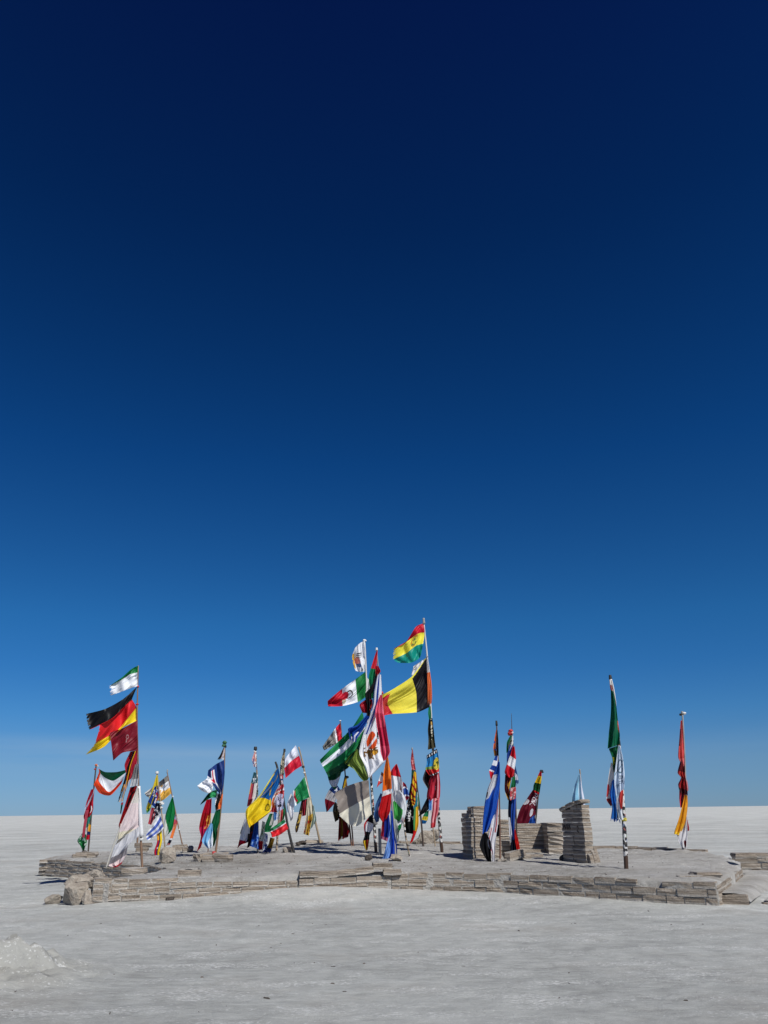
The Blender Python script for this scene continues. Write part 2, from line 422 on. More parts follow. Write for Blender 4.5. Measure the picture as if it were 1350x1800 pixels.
def ground_h(x, y):
    h = .012 * fbm(x, y, .6, 3)
    if y < 32 and abs(x) < 16:
        h += .010 * fbm(x, y, 2.3, 4) + .006 * fbm(x + 9, y, 6.5, 2)
        # drift of blown salt against the front wall
        h += bump(x, y, -1.55, 16.9, 1.9, .75, .17) + bump(x, y, .6, 16.9, 2.2, .6, .05) + bump(x, y, 3.0, 15.9, 1.6, .5, .02)
        h += bump(x, y, -3.6, 16.2, 1.6, .45, .05) + bump(x, y, 10.4, 20.6, 1.7, 1.2, .15)
        if 13 < y < 18.5:
            d = min(seg_dist(x, y, FRONT[i], FRONT[i + 1])[0] for i in range(len(FRONT) - 1))
            h += .028 * math.exp(-(d / .6) ** 2) * (1 + .8 * fbm(x, y, 1.3, 3)) if d < 1.8 else 0
        d, q = seg_dist(x, y, (6.42, 15.2), (9.45, 19.9))
        h += .07 * math.exp(-(d / .30) ** 2) * (.35 + .65 * min(1, q * 5)) * (1 + .35 * fbm(x, y, 4, 3)) if d < 1.2 else 0
        d, q = seg_dist(x, y, (5.9, 15.3), (8.3, 20.0))
        h += .16 * math.exp(-(d / .22) ** 2) if d < .8 and q > 0 else 0
        # dug-up heap at lower left of the view
        a = bump(x, y, -4.25, 9.35, .85, .62, .28) + bump(x, y, -4.9, 9.15, .6, .5, .14) + bump(x, y, -4.15, 8.1, .55, .2, .05) + bump(x, y, -3.95, 7.35, .35, .15, .03)
        h += a * (1 + .8 * fbm(x * .7 + y * .7, y - x * .4, 3.4, 5) - .9 * abs(fbm(x, y, 5.5, 4)) + .2)
    return h

def axis(lo, hi, step, far, g=1.32):
    a = list(np.arange(lo, hi + 1e-6, step))
    s, v, up = step, a[-1], []
    while v < far:
        s *= g; v += s; up.append(v)
    s, v, dn = step, a[0], []
    while v > -far:
        s *= g; v -= s; dn.append(v)
    return dn[::-1] + a + up
xs = axis(-11, 11, .075, 60000)
ys = axis(5.5, 28, .1, 60000)
ys = sorted([y for y in ys if not 5.6 < y < 12] + list(np.arange(5.62, 12, .05)))
gv = [(x, y, ground_h(x, y)) for y in ys for x in xs]
nx = len(xs)
gf = [(j * nx + i, j * nx + i + 1, (j + 1) * nx + i + 1, (j + 1) * nx + i) for j in range(len(ys) - 1) for i in range(nx - 1)]
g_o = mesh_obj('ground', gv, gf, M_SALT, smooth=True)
tag(g_o, 'pale grey salt flat running level to the horizon', None, kind='structure')

# ------------------------------------------------------------------ raised platform
def deck_rise(x, y):
    q = max(0, min(1, (y - 17.3) / 8.2))
    return .27 * math.exp(-((x + .8) / 6.5) ** 2) * q * q * (3 - 2 * q)

def on_deck(px, py, off=0.0):
    z = DECK_Z
    for _ in range(60):
        p = on_z(px, py, z + off)
        z = .5 * z + .5 * (DECK_Z + deck_rise(p.x, p.y))
    return on_z(px, py, z + off)

def seat(px, py, z):
    """z near the platform level means: so far above or below its surface"""
    return on_deck(px, py, z - DECK_Z) if z > .34 else on_z(px, py, z)

def deck_h(x, y):
    h = DECK_Z + deck_rise(x, y) + .022 * fbm(x, y, .55, 3) + .020 * fbm(x + 5, y, 2.1, 4) + .010 * fbm(x, y + 7, 6, 3)
    k = max(0, min(1, (x - 5) / 2))
    if k: h += k * (.085 * abs(fbm(x, y, 1.7, 4)) - .02)
    return h
cx0, cy0 = -.6, 21.6
bd = []
for i in range(len(DECK)):
    a, b = Vector(DECK[i]), Vector(DECK[(i + 1) % len(DECK)])
    n = max(2, int((b - a).length / .14))
    for k in range(n): bd.append(a.lerp(b, k / n))
NB, NRING = len(bd), 70
pv = [(cx0, cy0, deck_h(cx0, cy0))]
for k in range(1, NRING + 1):
    f = k / NRING
    for p in bd:
        x, y = cx0 + (p.x - cx0) * f, cy0 + (p.y - cy0) * f
        e = 1 if k < NRING - 1 else (.93 if k == NRING - 1 else .86)
        pv.append((x, y, deck_h(x, y) * e))
for p in bd: pv.append((p.x, p.y, -.2))
pf = [(0, 1 + i, 1 + (i + 1) % NB) for i in range(NB)]
for k in range(NRING):
    o0, o1 = 1 + k * NB, 1 + (k + 1) * NB
    pf += [(o0 + i, o1 + i, o1 + (i + 1) % NB, o0 + (i + 1) % NB) for i in range(NB)]
d_o = mesh_obj('platform_ground', pv, pf, M_DECK, smooth=True)
tag(d_o, 'raised trodden salt platform the flagpoles stand in', None, kind='structure')

# ------------------------------------------------------------------ salt blocks
def brick_mesh(seed, jit=.03, round_=.014):
    r = random.Random(seed)
    bm = bmesh.new()
    bmesh.ops.create_cube(bm, size=1)
    bmesh.ops.subdivide_edges(bm, edges=bm.edges[:], cuts=1, use_grid_fill=True)
    for v in bm.verts:
        k = sum(abs(c) > .4 for c in v.co)
        s = 1 - round_ * (k == 3) - round_ * .4 * (k == 2) + .03 * (k == 1)
        v.co = Vector((v.co.x * s + r.uniform(-jit, jit) * .35, v.co.y * s + r.uniform(-jit, jit) * .45, v.co.z * s + r.uniform(-jit, jit)))
    me = bpy.data.meshes.new('brick')
    bm.to_mesh(me); bm.free()
    me.materials.append(M_BRICK)
    return me
BRICKS = [brick_mesh(i) for i in range(14)]
WORN = [brick_mesh(80 + i, .09, .06) for i in range(10)]
ROUGH = [brick_mesh(50 + i, .12, .12) for i in range(6)]

def add_brick(parent, loc, dims, rz, tilt=(0, 0), meshes=BRICKS, name='brick'):
    if meshes is BRICKS and random.random() < .4: meshes = WORN
    o = bpy.data.objects.new(name, random.choice(meshes))
    link(o, parent)
    o.location = loc
    o.scale = (dims[0], dims[1], dims[2])
    fl = random.random() < .5
    o.rotation_euler = (-tilt[0], -tilt[1], rz + math.pi) if fl else (tilt[0], tilt[1], rz)
    return o

def poly_len(pts):
    return sum((Vector(pts[i + 1]) - Vector(pts[i])).length for i in range(len(pts) - 1))

def poly_at(pts, s):
    for i in range(len(pts) - 1):
        a, b = Vector(pts[i]), Vector(pts[i + 1])
        l = (b - a).length
        if s <= l or i == len(pts) - 2:
            d = (b - a).normalized()
            return a + d * s, math.atan2(d.y, d.x)
        s -= l

def wall(label, pts, z0, courses, blen=.42, thick=.24, skip=None, zfun=None, jz=.006, mortar=True, group=None, mesh=BRICKS, base=None):
    root = empty('salt_block_wall', (pts[0][0], pts[0][1], z0))
    tag(root, label, 'wall', group)
    inv = Vector((pts[0][0], pts[0][1], z0))
    Lg = poly_len(pts)
    z = z0
    for c, h in enumerate(courses):
        s = -blen * (.5 if c % 2 else 0) * random.uniform(.8, 1.2)
        while s < Lg - .05:
            l = blen * random.uniform(.62, 1.3)
            a, b = max(s, 0), min(s + l, Lg)
            s += l
            if b - a < .1: continue
            mid = (a + b) / 2
            p, ang = poly_at(pts, mid)
            if skip and skip(mid / Lg, c, z): continue
            dz = zfun(mid / Lg) if zfun else 0
            nrm = Vector((-math.sin(ang), math.cos(ang)))
            q = p + nrm * (thick / 2 + random.uniform(-.008, .008))
            add_brick(root, Vector((q.x, q.y, z + h / 2 + dz + random.uniform(-jz, jz) * (2.6 if c == len(courses) - 1 else 1))) - inv,
                      (b - a - .02, thick, h - .007), ang + random.uniform(-.02, .02), (random.uniform(-.02, .02), random.uniform(-.012, .012)), mesh)
        z += h
    if mortar:
        vs, fs = [], []
        n = max(2, int(Lg / .3))
        ztop = z - .02
        for k in range(n + 1):
            p, ang = poly_at(pts, Lg * k / n)
            nrm = Vector((-math.sin(ang), math.cos(ang)))
            dz = zfun(k / n) if zfun else 0
            zt = ztop + dz
            if skip:
                zc, zt = z0, z0 + .03
                for c, h in enumerate(courses):
                    if not skip(min(.999, k / n), c, zc): zt = zc + h - .02 + dz
                    zc += h
            for off, zz in ((.0125, z0 - .05), (.0125, zt), (thick - .01, zt), (thick - .01, z0 - .05)):
                q = p + nrm * off
                vs.append(Vector((q.x, q.y, zz)) - inv)
        for k in range(n):
            for j in range(3):
                fs.append((k * 4 + j, (k + 1) * 4 + j, (k + 1) * 4 + j + 1, k * 4 + j + 1))
        fs += [(0, 1, 2, 3), (4 * n, 4 * n + 3, 4 * n + 2, 4 * n + 1)]
        mesh_obj('mortar', vs, fs, M_MORTAR, root)
    return root

# front right run, from the inner corner to the nearest corner
FR = [(.05, 17.55), (.9, 17.5), (2.3, 17.0), (3.42, 16.2), (4.55, 15.35), (5.12, 14.98), (5.62, 14.68)]
wall('low salt block wall along the front right, four even courses', FR, -.06, [.09, .13, .13, .115], .43,
     skip=lambda t, c, z: c == 3 and (t > .80 and t < .86), zfun=lambda t: -.02 * t)
# front middle, raised and stepping up to the right
FM = [(-1.83, 17.26), (.05, 17.53)]
wall('short raised salt block wall in the front middle, tilted top course', FM, -.02, [.12, .12, .12], .44, zfun=lambda t: .02 * t)
top = empty('salt_block_wall', (-1.83, 17.26, .36)); tag(top, 'row of five loose salt blocks capping the front middle wall', 'wall')
for k, (t, dz, ty) in enumerate(((.1, .0, 0), (.30, -.005, 0), (.5, .015, -.06), (.7, .055, -.13), (.9, .12, .02))):
    p, ang = poly_at(FM, t * poly_len(FM))
    add_brick(top, (p.x + 1.83, p.y - 17.26 + .11, .05 + dz), (.40, .24, .125), ang, (0, ty))
add_brick(top, (1.9, .33, .065), (.38, .26, .115), .08, (0, 0))
# front left
FL = [(-5.6, 16.12), (-4.4, 16.55), (-3.3, 16.9), (-1.85, 17.24)]
wall('short salt block flank of the platform behind the boulders', [(-5.2, 19.8), (-5.3, 18.2), (-5.55, 16.2)], -.06, [.13, .13, .13, .07], .44)
wall('low salt block wall along the front left, long thin courses', FL, -.06, [.10, .105, .10, .10, .085], .44,
     zfun=lambda t: .03 - .07 * t, skip=lambda t, c, z: (c == 4 and t > .40) or (c == 3 and t < .03))
cap = empty('salt_block', on_deck(331, 1540)); tag(cap, 'loose salt block with a white crust lying on the front left wall', 'block')
add_brick(cap, (0, .1, .05), (.44, .26, .13), .03, (0, 0))
mesh_obj('salt_crust', [(x * .36, .1 + y * .2, .115 + (.03 if abs(x) + abs(y) < .6 else 0)) for y in (-.5, 0, .5) for x in (-.5, -.25, 0, .25, .5)],
         [(j * 5 + i, j * 5 + i + 1, (j + 1) * 5 + i + 1, (j + 1) * 5 + i) for j in range(2) for i in range(4)], M_MORTAR, cap, True)
# left lobe behind
LL = [(-10.1, 25.6), (-9.93, 24.1), (-8.75, 23.15), (-7.2, 22.0), (-6.0, 20.95), (-5.2, 19.8)]
wall('curved salt block wall of the left lobe, five courses', LL, -.04, [.09, .1, .1, .1, .09], .44, zfun=lambda t: -.03 * t)
# back edge that shows on the right
BR = [(8.9, 23.4), (7.0, 24.8), (5.35, 24.95), (3.7, 25.2), (2.0, 25.5), (.3, 25.95)]
wall('thin salt block kerb along the far right edge of the platform', BR, .37, [.115], .5, mortar=False, zfun=lambda t: deck_rise(*poly_at(BR, t * poly_len(BR))[0]))
# right-hand block wall beside the steps
RW = [(8.5, 20.9), (9.3, 20.55), (11.6, 19.8)]
wall('broken salt block wall beside the steps at the right edge', RW, .03, [.13, .13, .12, .11], .55, thick=.5,
     skip=lambda t, c, z: (c == 3 and (t > .28)) or (c == 0 and t < .06), zfun=lambda t: .06 * t)
# right flank of the platform
wall('salt block side wall next to the steps', [(5.64, 14.72), (5.78, 14.92), (7.62, 18.3), (8.4, 20.2)], -.06, [.15, .15, .10], .5, thick=.22, jz=.003)

# steps
def step(label, quad, z0, z1):
    root = empty('salt_step', (quad[0][0], quad[0][1], z0)); tag(root, label, 'step')
    n, m = 26, 8
    vs, fs = [], []
    o = Vector((quad[0][0], quad[0][1], z0))
    for i in range(n + 1):
        for j in range(m + 1):
            a = Vector(quad[0]).lerp(Vector(quad[3]), i / n); b = Vector(quad[1]).lerp(Vector(quad[2]), i / n)
            p = a.lerp(b, j / m)
            vs.append(Vector((p.x, p.y, z1 + .012 * fbm(p.x, p.y, 3, 3) - (0, 0, 0, 0, 0, .008, .03, .07, .13)[j])) - o)
    fs = [(i * (m + 1) + j, (i + 1) * (m + 1) + j, (i + 1) * (m + 1) + j + 1, i * (m + 1) + j + 1) for i in range(n) for j in range(m)]
    mesh_obj('tread', vs, [f[::-1] for f in fs], M_DECK, root, True)
    qa, qb = Vector(quad[0]), Vector(quad[1])
    d = (qb - qa); ang = math.atan2(d.y, d.x)
    nb = max(1, int(d.length / .4))
    for k in range(nb):
        p = qa.lerp(qb, (k + .5) / nb)
        add_brick(root, Vector((p.x, p.y + .06, (z0 + z1) / 2 - .02)) - o, (d.length / nb - .01, .16, z1 - z0), ang)
step('wide salt step leading up to the platform at the right', [(5.80, 14.98), (6.22, 14.80), (9.35, 19.9), (8.3, 19.9)], -.03, .19)
step('low outer salt step half sunk in the flat at the right', [(6.5, 14.95), (7.0, 14.75), (10.2, 19.6), (9.45, 19.8)], -.05, .06)

# ------------------------------------------------------------------ rubble
def rock(name, label, px, py, z, dims, mat=M_ROCK, seed=1, rz=0, cat='rock', group=None, parent=None, sink=.12):
    r = random.Random(seed)
    bm = bmesh.new()
    for _ in range(15):
        v = Vector((r.uniform(-1, 1), r.uniform(-1, 1), r.uniform(-1, 1)))
        m_ = max(abs(c) for c in v)
        v = v / (m_ * .62 + v.length * .38) * r.uniform(.86, 1.05)
        bm.verts.new(v * .5)
    res = bmesh.ops.convex_hull(bm, input=bm.verts[:])
    bmesh.ops.delete(bm, geom=[e_ for e_ in res['geom_interior'] if isinstance(e_, bmesh.types.BMVert)], context='VERTS')
    bmesh.ops.bevel(bm, geom=bm.edges[:], offset=.035, segments=2, affect='EDGES', profile=.6)
    bmesh.ops.triangulate(bm, faces=bm.faces[:])
    bmesh.ops.subdivide_edges(bm, edges=[e_ for e_ in bm.edges if e_.calc_length() > .16], cuts=1)
    off = Vector((seed * 3.1, seed * 1.7, 0))
    for v in bm.verts:
        p = v.co + v.co.normalized() * .05 * noise.fractal(v.co * 4 + off, 1, 2, 4)
        v.co = Vector((p.x * dims[0], p.y * dims[1], p.z * dims[2]))
    for f_ in bm.faces: f_.smooth = False
    me = bpy.data.meshes.new(name)
    bm.to_mesh(me); bm.free()
    me.materials.append(mat)
    o = bpy.data.objects.new(name, me)
    link(o, parent)
    p = seat(px, py, z)
    o.location = (p.x, p.y, p.z + dims[2] * (.5 - sink))
    o.rotation_euler = (r.uniform(-.2, .2), r.uniform(-.2, .2), rz)
    if label: tag(o, label, cat, group)
    return o
G = 'rubble at the left corner'
rock('boulder', 'large pale boulder on the ground at the front left corner', 130, 1590, 0, (.58, .5, .48), seed=3, group=G)
rock('boulder', 'wedge-shaped boulder perched above the large pale one', 139, 1560, .27, (.60, .5, .26), seed=5, rz=.3, group=G, sink=.1)
rock('boulder', 'squarish salt stone right of the large pale boulder', 159, 1592, 0, (.34, .36, .34), seed=8, group=G)
rock('boulder', 'small grey stone lying apart, leftmost on the ground', 91, 1589, 0, (.36, .32, .20), seed=11, group=G)
rock('boulder', 'broken stone under the end of the front left wall', 186, 1588, .0, (.46, .36, .3), seed=13, group=G)
rock('boulder', 'rough stone filling the wall end above the squarish stone', 170, 1566, .2, (.56, .46, .3), seed=17, group=G)
rock('boulder', 'pale lump of salt on the platform corner behind the boulders', 165, 1545, .36, (.55, .5, .2), seed=19, group=G)
rock('stone', 'small dark pyramid-shaped stone in front of the left wall', 298, 1588, .0, (.17, .16, .17), M_DARKROCK, 23)
rock('stone', 'round stone at the foot of the front left wall', 426, 1573, .05, (.13, .13, .12), M_ROCK, 29)
rock('stone', 'pinkish boulder behind the dark pole near the skull flag', 752, 1483, DECK_Z, (.62, .4, .46), M_ROCK, 31)
rock('stone', 'pointed boulder right of the pinkish boulder', 767, 1482, DECK_Z, (.4, .35, .5), M_ROCK, 37)
rock('stone', 'low stone left of the pinkish boulder', 735, 1483, DECK_Z, (.4, .3, .26), M_ROCK, 39)
rock('stone', 'round stone at the foot of the black leaning pole', 507, 1499, DECK_Z, (.34, .3, .26), M_ROCK, 41)
rock('stone', 'dark stone behind the black leaning pole', 531, 1485, DECK_Z, (.3, .25, .14), M_DARKROCK, 43)
rock('stone', 'dark stone right of the black leaning pole', 524, 1486, DECK_Z, (.18, .2, .12), M_DARKROCK, 44)
rock('stone', 'pale stone at the foot of the blue flag', 697, 1513, DECK_Z, (.34, .3, .16), M_ROCK, 47)
rock('stone', 'dark stone on the platform left of the blue flag', 648, 1512, DECK_Z, (.2, .2, .15), M_DARKROCK, 49)
rock('stone', 'white broken block beside the bamboo pole', 293, 1517, DECK_Z, (.46, .4, .44), M_ROCK, 53, .5)
rock('stone', 'stone against the foot of the leaning bamboo pole', 286, 1514, DECK_Z, (.18, .2, .3), M_ROCK, 54)
rock('stone', 'small black stone beside the slanted pillar', 989, 1513, DECK_Z, (.16, .14, .16), M_DARKROCK, 57)
rock('stone', 'small stone at the left foot of the orange knotted pole', 147, 1503, DECK_Z + .03, (.18, .16, .16), M_DARKROCK, 59)
rock('stone', 'round stone on the far rim left of the navy flag', 333, 1497, DECK_Z, (.26, .24, .2), M_ROCK, 61)
rock('stone', 'rusty stones around the thin pole before the tall left pillar', 881, 1515, DECK_Z, (.3, .24, .08), M_ROCK, 63)

def loose(label, px, py, z, dims, rz, tilt=(0, 0), rough=True, cat='block', group=None):
    p = seat(px, py, z)
    o = add_brick(None, (p.x, p.y, p.z + dims[2] / 2 - .015 + abs(math.sin(tilt[1])) * dims[0] * .3), dims, rz, tilt, ROUGH if rough else BRICKS, 'salt_block')
    return tag(o, label, cat, group)
loose('salt block wedged at the foot of the tall left pole', 236, 1537, DECK_Z - .02, (.52, .3, .15), .1)
loose('flat block behind the tall left pole, upper of two', 252, 1489, DECK_Z + .17, (.5, .3, .13), -.05)
loose('flat block behind the tall left pole, lower of two', 250, 1497, DECK_Z, (.36, .3, .18), .1)
loose('dark block left of the brown pole foot', 356, 1513, DECK_Z, (.42, .3, .2), .9)
loose('flat pale block in front of the brown pole foot', 370, 1514, DECK_Z, (.4, .3, .15), .05)
loose('dark broken block right of the brown pole foot', 391, 1514, DECK_Z, (.5, .26, .17), -.35, (0, .1))
loose('thin slab behind the brown pole foot', 388, 1503, DECK_Z, (.4, .3, .08), .3)
loose('salt block at the foot of the green and white flag pole', 316, 1496, DECK_Z, (.42, .3, .2), -.1)
loose('dark stub of block right of the green and white flag pole', 329, 1497, DECK_Z, (.3, .3, .14), .2)
loose('flat slab at the foot of the pale leaning pole', 552, 1482, DECK_Z, (.6, .3, .11), 0)
loose('tilted loose block before the throne seat', 905, 1512, DECK_Z, (.56, .26, .2), .55, (0, -.12))
loose('small broken block right of the tilted loose block', 923, 1510, DECK_Z, (.28, .2, .13), .2)
loose('flat dark slab on the ground before the throne', 940, 1507, DECK_Z, (.42, .2, .09), -.05)
loose('stone block lying on the left lobe rim', 152, 1506, DECK_Z + .02, (.62, .3, .14), .05)
loose('flat stone behind the block on the left lobe rim', 140, 1507, DECK_Z + .02, (.4, .3, .1), .3)
loose('end block on top of the broken wall at the right edge', 1307, 1508, .52, (.5, .4, .12), -.1)
loose('broken slab on the platform above the nearest corner', 1240, 1540, DECK_Z - .02, (.5, .35, .09), .1)
loose('thin cracked slab left of the broken slab at the nearest corner', 1213, 1543, DECK_Z - .02, (.45, .3, .06), -.1)

# ------------------------------------------------------------------ pillars and throne
def block_pile(name, label, cat, org, rz, boxes, ch=.1, blen=.45):
    """stacked courses; boxes = (x0, x1, y0, y1, z0, z1) in local axes"""
    root = empty(name, org, rz)
    tag(root, label, cat)
    for (x0, x1, y0, y1, z0, z1) in boxes:
        n = max(1, round((z1 - z0) / ch))
        h = (z1 - z0) / n
        for c in range(n):
            L = x1 - x0
            m = max(1, round(L / blen))
            cuts = [0] + [min(.97, max(.03, (k + (.0 if c % 2 else .22)) / m + random.uniform(-.06, .06))) for k in range(1, m)] + [1]
            for a, b in zip(cuts[:-1], cuts[1:]):
                cx_ = x0 + (a + b) / 2 * L
                add_brick(root, (cx_ + random.uniform(-.008, .008), (y0 + y1) / 2 + random.uniform(-.012, .012), z0 + (c + .5) * h),
                          ((b - a) * L - .006, y1 - y0, h - .004), 0, (random.uniform(-.01, .01), random.uniform(-.008, .008)))
    return root
p = on_deck(822, 1509)
block_pile('salt_pillar', 'tall left pillar of layered salt blocks beside the throne', 'pillar', (p.x, p.y, p.z - .03), .16,
           [(.0, .39, 0, .5, 0, .95), (.17, .88, .03, .55, .95, 1.22), (.39, .88, .04, .55, 0, .95), (.02, .17, .1, .5, .95, 1.06)], .105, .6)
p = on_deck(880, 1503)
block_pile('salt_throne', 'salt block throne with a low back and square arm at right', 'throne', (p.x + .1, p.y + .5, p.z - .01), .05,
           [(-.2, .33, .35, .7, 0, .84), (.33, 1.25, .3, .62, 0, .73), (1.19, 1.62, -.25, .6, 0, .75), (.2, 1.19, .02, .32, 0, .11), (-.15, .26, -.55, .0, 0, .34)], .105, .7)
# slanted pillar
p = on_deck(1031, 1518)
RZ = math.radians(-60)
root = empty('salt_pillar', (p.x, p.y, p.z - .03), RZ)
tag(root, 'free-standing salt pillar with a slanted cap, right of the throne', 'pillar')
W_, T_ = .80, .27
nC = 13
for c in range(nC):
    z0 = c * .098
    f = 1 - .008 * c - (.03 if c > 4 else 0)
    wtop = W_ * f * random.uniform(.97, 1.03)
    lo = -wtop
    if c == nC - 1: lo = -wtop * .55
    cut = lo * random.uniform(.42, .62)
    for a, b in ((lo, cut), (cut, 0)):
        add_brick(root, ((a + b) / 2 + random.uniform(-.01, .01), .02 + T_ * f / 2 + random.uniform(-.01, .01), z0 + .049), (abs(b - a) - .005, T_ * f, .095), 0, (0, random.uniform(-.01, .01)))
for (fx, fw, dz, tl, mh) in ((-.80, .34, -.055, -.30, ROUGH), (-.47, .42, .03, -.24, BRICKS), (-.13, .34, .085, -.16, ROUGH)):
    add_brick(root, (W_ * fx, T_ * .5, nC * .098 + dz - .02), (W_ * fw, T_ * 1.08, .085), 0, (0, tl), mh, 'capstone')
for k in range(4):
    add_brick(root, (.0 + random.uniform(-.02, .06), .1 + .07 * k, .09), (.15, .12, .26 + .08 * k), random.uniform(-.3, .3), (0, -.2), ROUGH, 'rubble_foot')
def scrawl(parent, pts, r):
    vs, fs = [], []
    for i, (x, z) in enumerate(pts):
        vs += [(x - r, -.012, z - r * .6), (x + r, -.012, z + r * .6), (x + r, -.006, z + r * .6), (x - r, -.006, z - r * .6)]
        if i: fs += [((i - 1) * 4 + j, i * 4 + j, i * 4 + (j + 1) % 4, (i - 1) * 4 + (j + 1) % 4) for j in range(4)]
    return mesh_obj('painted_scrawl', vs, fs, M_KNOT['black'], parent)
scrawl(root, [(-.66, .86), (-.64, .76), (-.60, .84), (-.57, .75), (-.52, .86), (-.50, .74), (-.45, .85), (-.42, .76)], .012)
scrawl(root, [(-.22, .78), (-.17, .82), (-.15, .76), (-.2, .72), (-.14, .68)], .014)

# ------------------------------------------------------------------ poles
def crs(pts, t):
    n = len(pts) - 1
    f = t * n
    i = min(int(f), n - 1)
    f -= i
    p0, p1, p2, p3 = pts[max(i - 1, 0)], pts[i], pts[i + 1], pts[min(i + 2, n)]
    return .5 * ((2 * p1) + (-p0 + p2) * f + (2 * p0 - 5 * p1 + 4 * p2 - p3) * f * f + (-p0 + 3 * p1 - 3 * p2 + p3) * f ** 3)

def tube(name, pts, radii, mat, parent, sides=9, nseg=24, wob=0.0, org=Vector()):
    vs, fs = [], []
    for k in range(nseg + 1):
        t = k / nseg
        p = crs(pts, t)
        q = crs(pts, min(1, t + .01)) - crs(pts, max(0, t - .01))
        d = q.normalized()
        a = d.cross(Vector((0, 1, 0)))
        if a.length < .01: a = Vector((1, 0, 0))
        a.normalize(); b = d.cross(a)
        r = radii[0] + (radii[1] - radii[0]) * t
        r *= 1 + wob * noise.noise(p * 4)
        for s in range(sides):
            an = 2 * math.pi * s / sides
            vs.append(p + a * (r * math.cos(an)) + b * (r * math.sin(an)) - org)
    for k in range(nseg):
        fs += [(k * sides + s, k * sides + (s + 1) % sides, (k + 1) * sides + (s + 1) % sides, (k + 1) * sides + s) for s in range(sides)]
    fs += [tuple(range(sides))[::-1], tuple(nseg * sides + s for s in range(sides))]
    return mesh_obj(name, vs, fs, mat, parent, True)

POLE = {}
def pole(key, label, px, r, mat, z=DECK_Z, Y=None, knots=(), top=None):
    """px: pixels base first, then up"""
    base = on_deck(px[0][0], px[0][1]) if Y is None else at(px[0][0], px[0][1], Y)
    Y = base.y
    pts = [at(x, y, Y) for x, y in px]
    pts[0] = base
    dn = (pts[0] - pts[1]).normalized()
    P = [pts[0] + dn * .18] + pts
    root = empty('flagpole', base)
    tag(root, label, 'flagpole')
    tube('shaft', P, (r[0] * .82, r[1] * .85), M_POLE[mat], root, 10, 30, .12, base)
    for (kx, ky, col, s) in knots:
        c = at(kx, ky, Y - .01)
        vs, fs = [], []
        bm = bmesh.new(); bmesh.ops.create_icosphere(bm, subdivisions=2, radius=s)
        for v in bm.verts: v.co = Vector((v.co.x, v.co.y, v.co.z * .75)) * (1 + .5 * noise.noise(v.co * 30 + Vector((kx, ky, 0))))
        me = bpy.data.meshes.new('knot'); bm.to_mesh(me); bm.free(); me.materials.append(M_KNOT[col])
        o = bpy.data.objects.new('knot', me); link(o, root); o.location = c - base
    if top:
        c = pts[-1]
        col, s, hh = top
        tube('tip', [c - Vector((0, 0, .02)), c + Vector((0, 0, hh * .5)), c + Vector((0, 0, hh))], (s, s * .8), M_KNOT[col], root, 8, 4, .3, base)
    POLE[key] = (Y, root, base)
    return root

pole('L0', 'dark wooden pole with an orange knot, leftmost of all', [(155, 1498), (160, 1440), (165, 1385), (169, 1346)], (.035, .028), 'dark', knots=[(169, 1345, 'orange', .05), (172, 1347, 'white', .03), (167, 1352, 'red', .035)])
pole('L1', 'tall thin bent pole carrying the black, red and yellow flag', [(250, 1525), (247, 1465), (244, 1395), (242, 1320), (241, 1260), (243, 1170)], (.04, .017), 'brown',
     knots=[(242.5, 1207, 'red', .035), (241, 1238, 'red', .035), (248, 1475, 'white', .045), (242, 1384, 'grey', .04)])
Y1, r1, b1 = POLE['L1']
tube('sleeve', [at(x, y, Y1 - .02) for x, y in ((249, 1471), (247, 1440), (245.5, 1410), (244, 1382))], (.05, .04), M_PVC, r1, 10, 12, .1, b1)
stk = empty('wooden_stake', on_deck(240, 1497)); tag(stk, 'short wooden stake behind the tall thin bent pole', 'stake')
tube('shaft', [Vector((0, 0, -.1)), Vector((0, 0, .2)), Vector((-.01, 0, .45))], (.035, .03), M_POLE['brown'], stk, 8, 6, .1)
pole('C1', 'pale bamboo pole with a small white cap, left of a pair', [(291, 1502), (287, 1455), (282, 1410), (276, 1359)], (.028, .022), 'pale', knots=[(284, 1412, 'white', .07), (283, 1420, 'white', .05)], top=('white', .05, .05))
pole('C2', 'leaning brown pole carrying the green and white flag, right of a pair', [(322, 1491), (314, 1455), (306, 1415), (294, 1358)], (.03, .02), 'brown', knots=[(315, 1458, 'white', .03), (304, 1400, 'white', .03)], top=('grey', .025, .1))
pole('D1', 'brown wooden pole with a leafy knot carrying the navy flag', [(378, 1508), (384, 1458), (389, 1410), (394, 1345), (395, 1303)], (.042, .025), 'brown', knots=[(395, 1305, 'green', .06), (394, 1310, 'green', .06), (396, 1312, 'black', .04), (376, 1500, 'red', .07)])
pole('D2', 'short dark stick holding the crimson flag', [(365.5, 1497), (369, 1450), (371.5, 1403)], (.02, .016), 'rust')
pole('E1', 'straight pole with a black ball top, left of the blue and yellow flag', [(453, 1500), (453, 1440), (452, 1370), (449, 1317)], (.035, .025), 'sticker2', top=('black', .05, .07), knots=[(448, 1321, 'white', .04)])
pole('E2', 'black steel pole leaning left, carrying the blue and yellow flag', [(517, 1500), (507, 1458), (498, 1405), (488, 1352), (484, 1339)], (.05, .03), 'black')
pole('E3', 'dark pole wrapped in ragged strips beside the blue and yellow flag', [(486, 1497), (489, 1455), (494, 1400), (498, 1350), (500, 1320)], (.04, .028), 'sticker2', top=('black', .035, .06))
pole('F1', 'pale leaning wooden pole carrying the white and red flag', [(563, 1482), (553, 1438), (544, 1398), (533, 1345), (525, 1313)], (.045, .03), 'pale', knots=[(533, 1348, 'black', .05), (535, 1358, 'white', .04)])
pole('G0', 'thin rusty pole carrying the grey lettered flag', [(618, 1487), (613, 1440), (605, 1340), (598, 1267)], (.035, .02), 'rust', knots=[(598, 1267, 'white', .03)])
